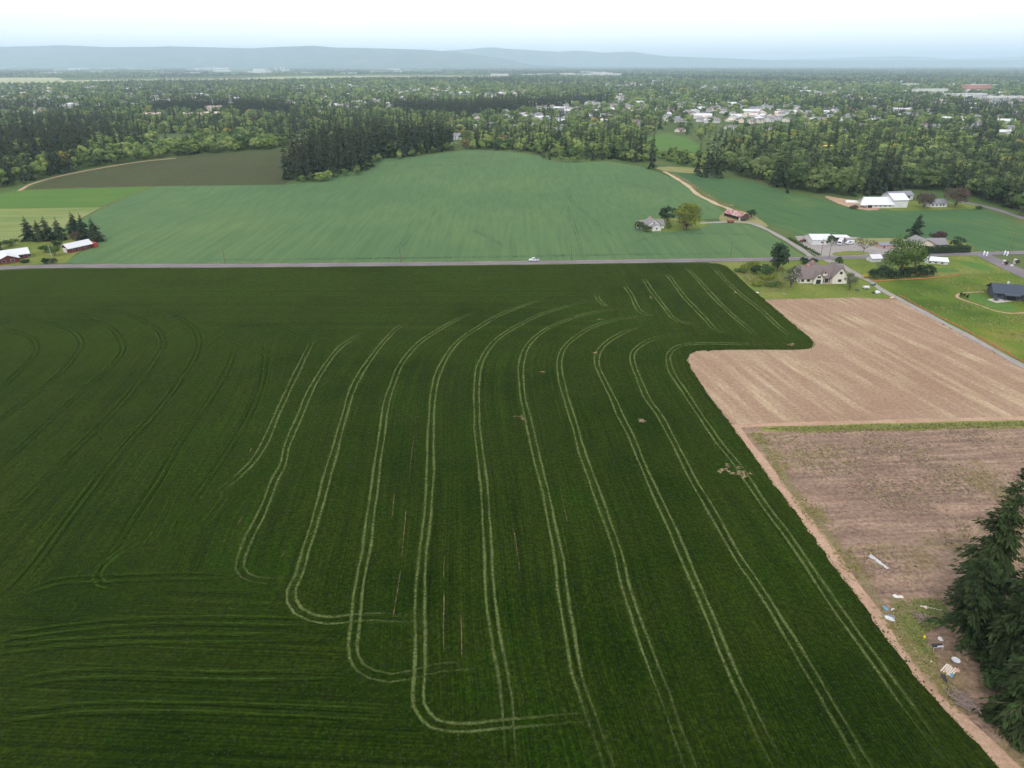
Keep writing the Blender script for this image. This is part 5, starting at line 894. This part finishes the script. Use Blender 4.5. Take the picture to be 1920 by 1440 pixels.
for i, (px, h) in enumerate(((402,60),(409,48),(518,55),(527,62),(533,50),(427,52))): 
    e = tag(empty('silo_tower', P(px,133)), ['leftmost pale tower of the far industrial plain','second pale tower from the left on the far plain','left of three pale silo towers on the far plain','middle of three pale silo towers on the far plain','right of three pale silo towers on the far plain','third pale tower from the left on the far plain'][i], 'tower', 'pale towers on the far plain'); MB().tube((0,0,-1),(0,0,h),11,11,12).build('shaft', MATS['white_paint'], e); MB().tube((0,0,h),(0,0,h+8),11,3,12).build('cap', MATS['white_metal'], e)

FARH = []; MARK = set(); HCELL = 15
while len(FARH) < 1300:
    px = random.uniform(-60, 1980); py = 152 + 80*random.random()**1.5; q = P(px, py)
    if px < 960 and py < 160 or 1205 < px < 1320 and py > 240 or 520 < px < 860 and py > 205 or px < 560 and py > 200: continue
    if math.sin(q.x*.006+q.y*.003)+math.sin(q.x*.017-q.y*.008) + random.gauss(0,.7) < -1.1: continue
    FARH.append(('h', q.x, q.y, random.uniform(.9,1.25), 1.0, 'far')); ci, cj = int(q.x//HCELL), int(q.y//HCELL)
    for dj in range(0, -2-int(q.y/1500), -1): MARK.add((ci, cj+dj))
    MARK.add((ci-1, cj)); MARK.add((ci+1, cj))

# ------------------------------------------------------------------ woods, tree belts and suburb trees
TREES = []                                            # (kind, x, y, height, width factor, zone)
HXY = np.array([(q.x, q.y) for q, r in HOUSES]); HR = np.array([r for q, r in HOUSES])
def free(x, y, h):
    if (int(x//HCELL), int(y//HCELL)) in MARK: return False
    d = HXY - (x, y); 
    if np.any(np.hypot(d[:,0], d[:,1]) < HR*.62 + 2): return False
    # keep the line of sight to a house open where the tree stands close in front of it
    near = (d[:,1] > 0) & (d[:,1] < h*3.2) & (np.abs(d[:,0] - x/max(y,1)*d[:,1]) < HR*.55)
    return not (near.any() and random.random() < .5)
def zone(key, pxs, spacing, pf, fh, lh, jit=.75):
    W = [(q.x, q.y) for q in world_poly(pxs)]; xs = [q[0] for q in W]; ys = [q[1] for q in W]
    gx_, gy_ = np.meshgrid(np.arange(min(xs), max(xs), spacing), np.arange(min(ys), max(ys), spacing), indexing='ij')
    gx_ = gx_ + rng.uniform(-1,1,gx_.shape)*spacing*jit*.5; gy_ = gy_ + rng.uniform(-1,1,gy_.shape)*spacing*jit*.5; ok = inside(gx_, gy_, W)
    for x, y in zip(gx_[ok], gy_[ok]):
        fir = random.random() < pf; h = random.uniform(*(fh if fir else lh))
        if free(x, y, h): TREES.append(('fir' if fir else 'leaf', x, y, h, random.uniform(.62,.92) if fir and h > 20 else random.uniform(.85,1.2), key))
zone('cwood', [(536,343),(575,341),(612,335),(650,327),(690,322),(697,308),(730,299),(790,290),(850,281),(856,272),(760,272),(690,276),(610,287),(555,300),(540,322)], 9.2, .97, (25,42), (8,14))
zone('cwood_edge', [(538,346),(610,340),(690,325),(700,309),(790,292),(860,281),(860,279),(790,289),(695,306),(685,321),(610,336),(540,343)], 9, .0, (5,8), (4,10))
zone('lwood', [(-120,362),(0,352),(60,343),(105,329),(152,318),(160,302),(205,288),(150,272),(60,268),(-120,280)], 10, .8, (20,39), (10,18))
zone('lbroad', [(152,318),(200,311),(250,303),(330,294),(400,288),(470,282),(540,277),(540,268),(430,268),(340,276),(250,284),(190,290)], 9, .12, (16,24), (8,15))
zone('lbelt', [(160,287),(250,282),(300,270),(250,262),(100,258),(-100,266),(-100,280)], 11, .6, (20,32), (9,16)); zone('lbelt', [(365,263),(440,262),(535,258),(535,250),(440,250),(370,252)], 10, .45, (18,28), (9,16))
zone('rwood', [(1345,318),(1400,335),(1480,360),(1530,364),(1590,371),(1640,366),(1665,358),(1720,356),(1800,362),(1835,372),(1870,386),(1930,402),(2020,430),(2020,280),(1850,268),(1650,262),(1480,262),(1360,280)], 10.5, .26, (22,36), (11,20))
zone('rfirs', [(1612,366),(1640,352),(1690,350),(1690,360),(1650,368)], 8.5, 1, (30,40), (9,10)); zone('rfirs', [(1735,352),(1800,356),(1850,372),(1930,398),(2000,415),(2000,375),(1920,362),(1830,348),(1760,340)], 8.5, .85, (20,29), (9,15)); zone('rfirs', [(1500,330),(1530,332),(1530,340),(1500,338)], 9, 1, (22,30), (9,10))
zone('rip', [(865,280),(960,283),(1008,290),(1040,298),(1100,296),(1180,304),(1225,308),(1228,292),(1205,270),(1100,268),(1000,262),(870,262)], 9.5, .25, (18,28), (8,14)); zone('rip', [(1232,298),(1290,314),(1345,322),(1360,310),(1330,296),(1260,290)], 8, .05, (10,16), (5,10))
for x, y, h in ((1222,317,37),(1190,304,32),(1180,300,36),(1200,302,30),(1165,300,26),(1112,301,24),(1100,298,22),(1143,298,26),(1128,300,20),(1308,329,36),(1322,332,38),(1340,333,41),(1352,334,33),(1332,326,42),(1452,351,36),(1475,362,13),(1030,300,11)): q = P(x,y); TREES.append(('fir', q.x, q.y, h, .72, 'rip'))
for x, y, h in ((1050,303,6),(1062,304,5),(1075,304,5.5),(1085,304,7),(1020,298,5)): q = P(x,y); TREES.append(('leaf', q.x, q.y, h, 1.3, 'islet'))
zone('mbelt', [(290,214),(425,212),(430,206),(290,206)], 10, .95, (28,38), (10,14)); zone('mbelt', [(440,218),(545,217),(545,210),(440,210)], 10, .95, (28,38), (10,14)); zone('mbelt', [(737,214),(850,222),(960,212),(1060,200),(1150,192),(1150,187),(960,198),(850,206),(740,206)], 10, .95, (27,37), (10,14)); zone('mbelt', [(-60,232),(200,240),(260,236),(200,232),(-60,226)], 11, .85, (22,32), (10,14))
# suburb at large: thinner with distance
START = [(-300,300),(-100,262),(150,256),(330,252),(540,250),(700,268),(860,262),(1000,262),(1100,268),(1205,268),(1240,246),(1290,256),(1360,278),(1480,262),(1650,262),(1850,268),(2020,280),(2250,300)]
SW = world_poly(START); sx_ = np.array([q.x for q in SW]); sy_ = np.array([q.y for q in SW]); AIR = [[(q.x,q.y) for q in world_poly(z)] for z in ([(-200,160),(-200,146),(150,146),(300,145),(530,141),(760,139),(960,140),(960,146),(700,148),(530,151),(250,154),(0,159)], [(1205,262),(1240,248),(1290,258),(1310,270),(1322,290),(1300,310),(1250,305),(1230,290)])]
IND = [(q.x,q.y) for q in world_poly([(100,141),(540,139),(830,137),(830,125.5),(-60,125.5),(-60,131),(100,131)])]
y = 850.0
while y < 19000:
    s = 11.5 if y < 1500 else 11.5 + (y-1500)/2500*8 if y < 4000 else 19.5 + (y-4000)/1000*4.6 if y < 11000 else 52 + (y-11000)/1000*9
    half = y*.80 + 60; n = int(2*half/s); x = (np.arange(n)+rng.uniform(-.45,.45,n))*s - half; yy = y + rng.uniform(-.45,.45,n)*s
    ok = yy > np.interp(x/np.maximum(yy,1), sx_/sy_, sy_) + 4
    for z in AIR: ok &= ~inside(x, yy, z)
    if y > 4500: ok &= ~(inside(x, yy, IND) & (rng.random(n) < .55+.6*np.sin(x*.0021+yy*.0009)))
    dens = np.sin(x*.004+yy*.0021)*.5 + np.sin(x*.011-yy*.006+2)*.5 + rng.normal(0,.35,n)
    ok &= dens > -.38 if y < 4500 else dens > -1.2
    firp = np.clip(.38 + .30*np.sin(x*.0031+1.7+yy*.0013) + .18*np.sin(x*.013+yy*.009), .05, .85)
    firp = np.where((yy < 1700) & (x < 60), firp*.45, firp)
    if y > 4300: firp = np.clip(firp+.25, 0, .9)
    if 2200 < y < 4300: firp = firp*.75
    for xx, y2, fp in zip(x[ok], yy[ok], firp[ok]):
        fir = random.random() < fp; h = 12+20*random.random()**1.3 if fir else 4.5+13*random.random()**1.8
        if y > 3500: h *= 1 + (min(y,11000)-3500)/16000
        if (y2 < 5500 and (int(xx//HCELL), int(y2//HCELL)) in MARK) or (y2 < 3200 and not free(xx, y2, h)): continue
        TREES.append(('fir' if fir else 'leaf', xx, y2, h, random.uniform(.85,1.25)*(.85 if fir else 1)*(1 if y < 3500 else 1+(y-3500)/5200), 'suburb'))
    y += s
ZL = {'cwood': ('dark fir of the central wood','firs of the central wood','leafy tree inside the central fir wood','leafy trees inside the central wood'), 'cwood_edge': ('low fir at the rim of the central fir wood','low firs at the wood rim','low leafy bush at the foot of the central fir wood','bushes along the central fir wood'), 'lwood': ('dark fir of the left wood','firs of the left wood','leafy tree inside the left fir wood','leafy trees of the left wood'),
 'lbroad': ('fir standing among the leafy belt above the brown field','firs in the leafy belt','rounded leafy tree in the belt above the brown field','leafy belt above the brown field'), 'lbelt': ('dark fir in the belt behind the left woods','firs behind the left woods','leafy tree in the fir belt behind the left woods','leafy trees behind the left woods'), 'rwood': ('dark fir in the right hand wood','firs in the right wood','leafy tree of the right hand wood','leafy trees of the right wood'),
 'rfirs': ('dark fir of the right hand clump','firs behind the white barns','leafy tree among the right hand firs','leafy trees behind the white barns'), 'rip': ('dark fir along the far edge of the wheat field crest','firs along the wheat crest','leafy tree along the far edge of the wheat field crest','leafy trees along the wheat crest'), 'islet': ('','','low bush on the small grassy islet at the wheat crest','bushes on the wheat islet'), 'mbelt': ('tall fir of the dark belts in the middle of the suburb','firs of the suburb belts','leafy tree within the dark suburb fir belts','leafy trees in the suburb belts'), 'suburb': ('dark conifer scattered among the suburban houses','conifers among the houses','leafy tree scattered among the suburban houses','leafy trees among the houses')}
def nearest(kind): 
    l = [t_ for t_ in TREES if t_[0] == kind and abs(t_[1]) < t_[2]*.80+10]; l.sort(key=lambda t_: -t_[3]*(t_[4] if kind == 'leaf' else 1)/t_[2]); return set(map(id, l[:300]))
SEEN = {}
for t_ in TREES:
    d_ = SEEN.setdefault(t_[5], {}); az = int((960 + FPX*t_[1]/(t_[2]*_cp+CAMH*_sp))/7); d_[az] = min(d_.get(az, 1e9), t_[2])
single = nearest('fir') | nearest('leaf'); rest = {'fir': [], 'leaf': []}
for t_ in TREES:
    kind, x, y, h, wf, z = t_
    if id(t_) not in single: rest[kind].append(t_); continue
    ms = FIRM if kind == 'fir' else (BRW if z in ('rwood','rip','lbroad','cwood_edge') else BRM)
    o = mesh_obj('fir_tree' if kind == 'fir' else ('leafy_tree' if h > 6 else 'leafy_bush'), random.choice(ms)); s = h*wf; o.location = (x, y, hz(x, y)-.1); o.scale = (s, s, h); o.rotation_euler.z = random.random()*6.28
    k = 0 if kind == 'fir' else 2; pxx = 960 + FPX*x/(y*_cp+CAMH*_sp); az = int(pxx/7); ad = ''
    front = az not in SEEN.get(z, {}) or y < SEEN[z][az] + 1
    if z in ('rwood','rfirs'): ad = ', left of the white barns' if pxx < 1600 else ', behind the white barns' if pxx < 1730 else ', behind the brown trees' if pxx < 1830 else ', above the side road'
    elif z == 'cwood': ad = ', at its left end' if pxx < 620 else ', at its middle' if pxx < 740 else ', at its right end'
    elif z == 'lwood': ad = ', by the left edge' if pxx < 60 else ', by the dirt track' if pxx < 130 else ', at its right end'
    if z in ('rwood','rfirs','cwood','lwood'): ad += ', front row' if front else ', behind the front row'
    tag(o, ZL[z][k]+ad, 'tree' if h > 6 else 'bush', ZL[z][k+1]+ad)
def scatter(name, items, protos, label):
    """what nobody could count: one object whose points carry trees"""
    if not items: return
    lib = bpy.data.collections.new(name+'_library')
    for i, q in enumerate(protos): o = bpy.data.objects.new(f'{name}_shape_{i:02d}', q); lib.objects.link(o)
    pts = np.array([(x, y, hz(x, y)-.1 if y < 1700 else -.1) for _, x, y, h, wf, z in items]); n = len(items)
    me = bpy.data.meshes.new(name); me.from_pydata(pts.tolist(), [], [])
    sc_ = np.array([(h*wf, h*wf, h) for _, x, y, h, wf, z in items], np.float32); me.attributes.new('size', 'FLOAT_VECTOR', 'POINT').data.foreach_set('vector', sc_.ravel())
    rt = np.zeros((n,3), np.float32); rt[:,2] = rng.random(n)*6.28; me.attributes.new('turn', 'FLOAT_VECTOR', 'POINT').data.foreach_set('vector', rt.ravel())
    me.attributes.new('pick', 'INT', 'POINT').data.foreach_set('value', rng.integers(0, len(protos), n).astype(np.int32))
    o = mesh_obj(name, me); tag(o, label, 'trees', kind='stuff')
    ng = bpy.data.node_groups.new(name, 'GeometryNodeTree'); ng.interface.new_socket('Geometry', in_out='INPUT', socket_type='NodeSocketGeometry'); ng.interface.new_socket('Geometry', in_out='OUTPUT', socket_type='NodeSocketGeometry')
    i_ = ng.nodes.new('NodeGroupInput'); o_ = ng.nodes.new('NodeGroupOutput'); ip = ng.nodes.new('GeometryNodeInstanceOnPoints'); ci = ng.nodes.new('GeometryNodeCollectionInfo')
    ci.inputs['Collection'].default_value = lib; ci.inputs['Separate Children'].default_value = True; ci.inputs['Reset Children'].default_value = True; ip.inputs['Pick Instance'].default_value = True
    def na(nm, ty): q = ng.nodes.new('GeometryNodeInputNamedAttribute'); q.data_type = ty; q.inputs['Name'].default_value = nm; return q.outputs['Attribute']
    e2r = ng.nodes.new('FunctionNodeEulerToRotation'); ng.links.new(na('turn','FLOAT_VECTOR'), e2r.inputs[0])
    ng.links.new(i_.outputs[0], ip.inputs['Points']); ng.links.new(ci.outputs[0], ip.inputs['Instance']); ng.links.new(na('pick','INT'), ip.inputs['Instance Index']); ng.links.new(e2r.outputs[0], ip.inputs['Rotation']); ng.links.new(na('size','FLOAT_VECTOR'), ip.inputs['Scale']); ng.links.new(ip.outputs[0], o_.inputs[0])
    md = o.modifiers.new('scatter', 'NODES'); md.node_group = ng
NEARD = 1900
scatter('near_conifer_wood', [t_ for t_ in rest['fir'] if t_[2] < NEARD], FIRM, 'mass of dark conifers filling the woods and nearer suburb'); scatter('near_leafy_wood', [t_ for t_ in rest['leaf'] if t_[2] < NEARD], BRM, 'mass of leafy trees filling the woods and nearer suburb')
scatter('far_conifer_wood', [t_ for t_ in rest['fir'] if t_[2] >= NEARD], FIRF, 'mass of distant conifers towards the horizon'); scatter('far_leafy_wood', [t_ for t_ in rest['leaf'] if t_[2] >= NEARD], BRF, 'mass of distant leafy trees towards the horizon')
def house_lump(wm, rm, k):
    wl, rf = MB(), MB(); L, D, ev = ((13,10,5.2),(16,11,3.2),(30,16,5))[k]; gable(wl, rf, -L/2, L/2, -D/2, D/2, ev, ev+3, 'x', oh=.5); gable(wl, rf, -L/2+1, -L/2+6, -D/2-2, 0, ev-.1, ev+2.2, 'y', oh=.4)
    V = wl.v+rf.v; o = len(wl.v); F = wl.f+[tuple(o+i for i in f) for f in rf.f]; me = bpy.data.meshes.new('house'); me.from_pydata(V, [], F); me.materials.append(MATS[wm]); me.materials.append(MATS[rm]); me.polygons.foreach_set('material_index', [0]*len(wl.f)+[1]*len(rf.f)); return me
scatter('far_suburb_houses', FARH, [house_lump(wm, rm, k) for k, (wm, rm) in zip((0,1,0,1,0,0,1,1,2), (('white_paint','slate_roof'),('cream_wall','grey_roof'),('tan_wall','brown_roof'),('grey_wall','pale_roof'),('white_paint','grey_roof'),('grey_wall','grey_roof'),('cream_wall','pink_roof'),('tan_wall','slate_roof'),('white_paint','pale_roof')))], 'many small houses scattered through the far suburb')
print('TREES', len(TREES), {k: len(v) for k, v in rest.items()}, 'houses', len(HOUSES))

# ------------------------------------------------------------------ haze
hz_m = bpy.data.materials.new('haze'); hz_m.use_nodes = True; t = hz_m.node_tree; t.nodes.clear(); o_ = t.nodes.new('ShaderNodeOutputMaterial'); pv = t.nodes.new('ShaderNodeVolumePrincipled')
pv.inputs['Color'].default_value = (.68,.84,1,1); pv.inputs['Density'].default_value = 6.2e-5; pv.inputs['Anisotropy'].default_value = .3; t.links.new(pv.outputs[0], o_.inputs['Volume'])
hb = MB().box(-76000,76000,-76000,76000,-60,760).build('haze', hz_m); tag(hb, 'pale blue haze over the whole valley', 'haze', kind='stuff')
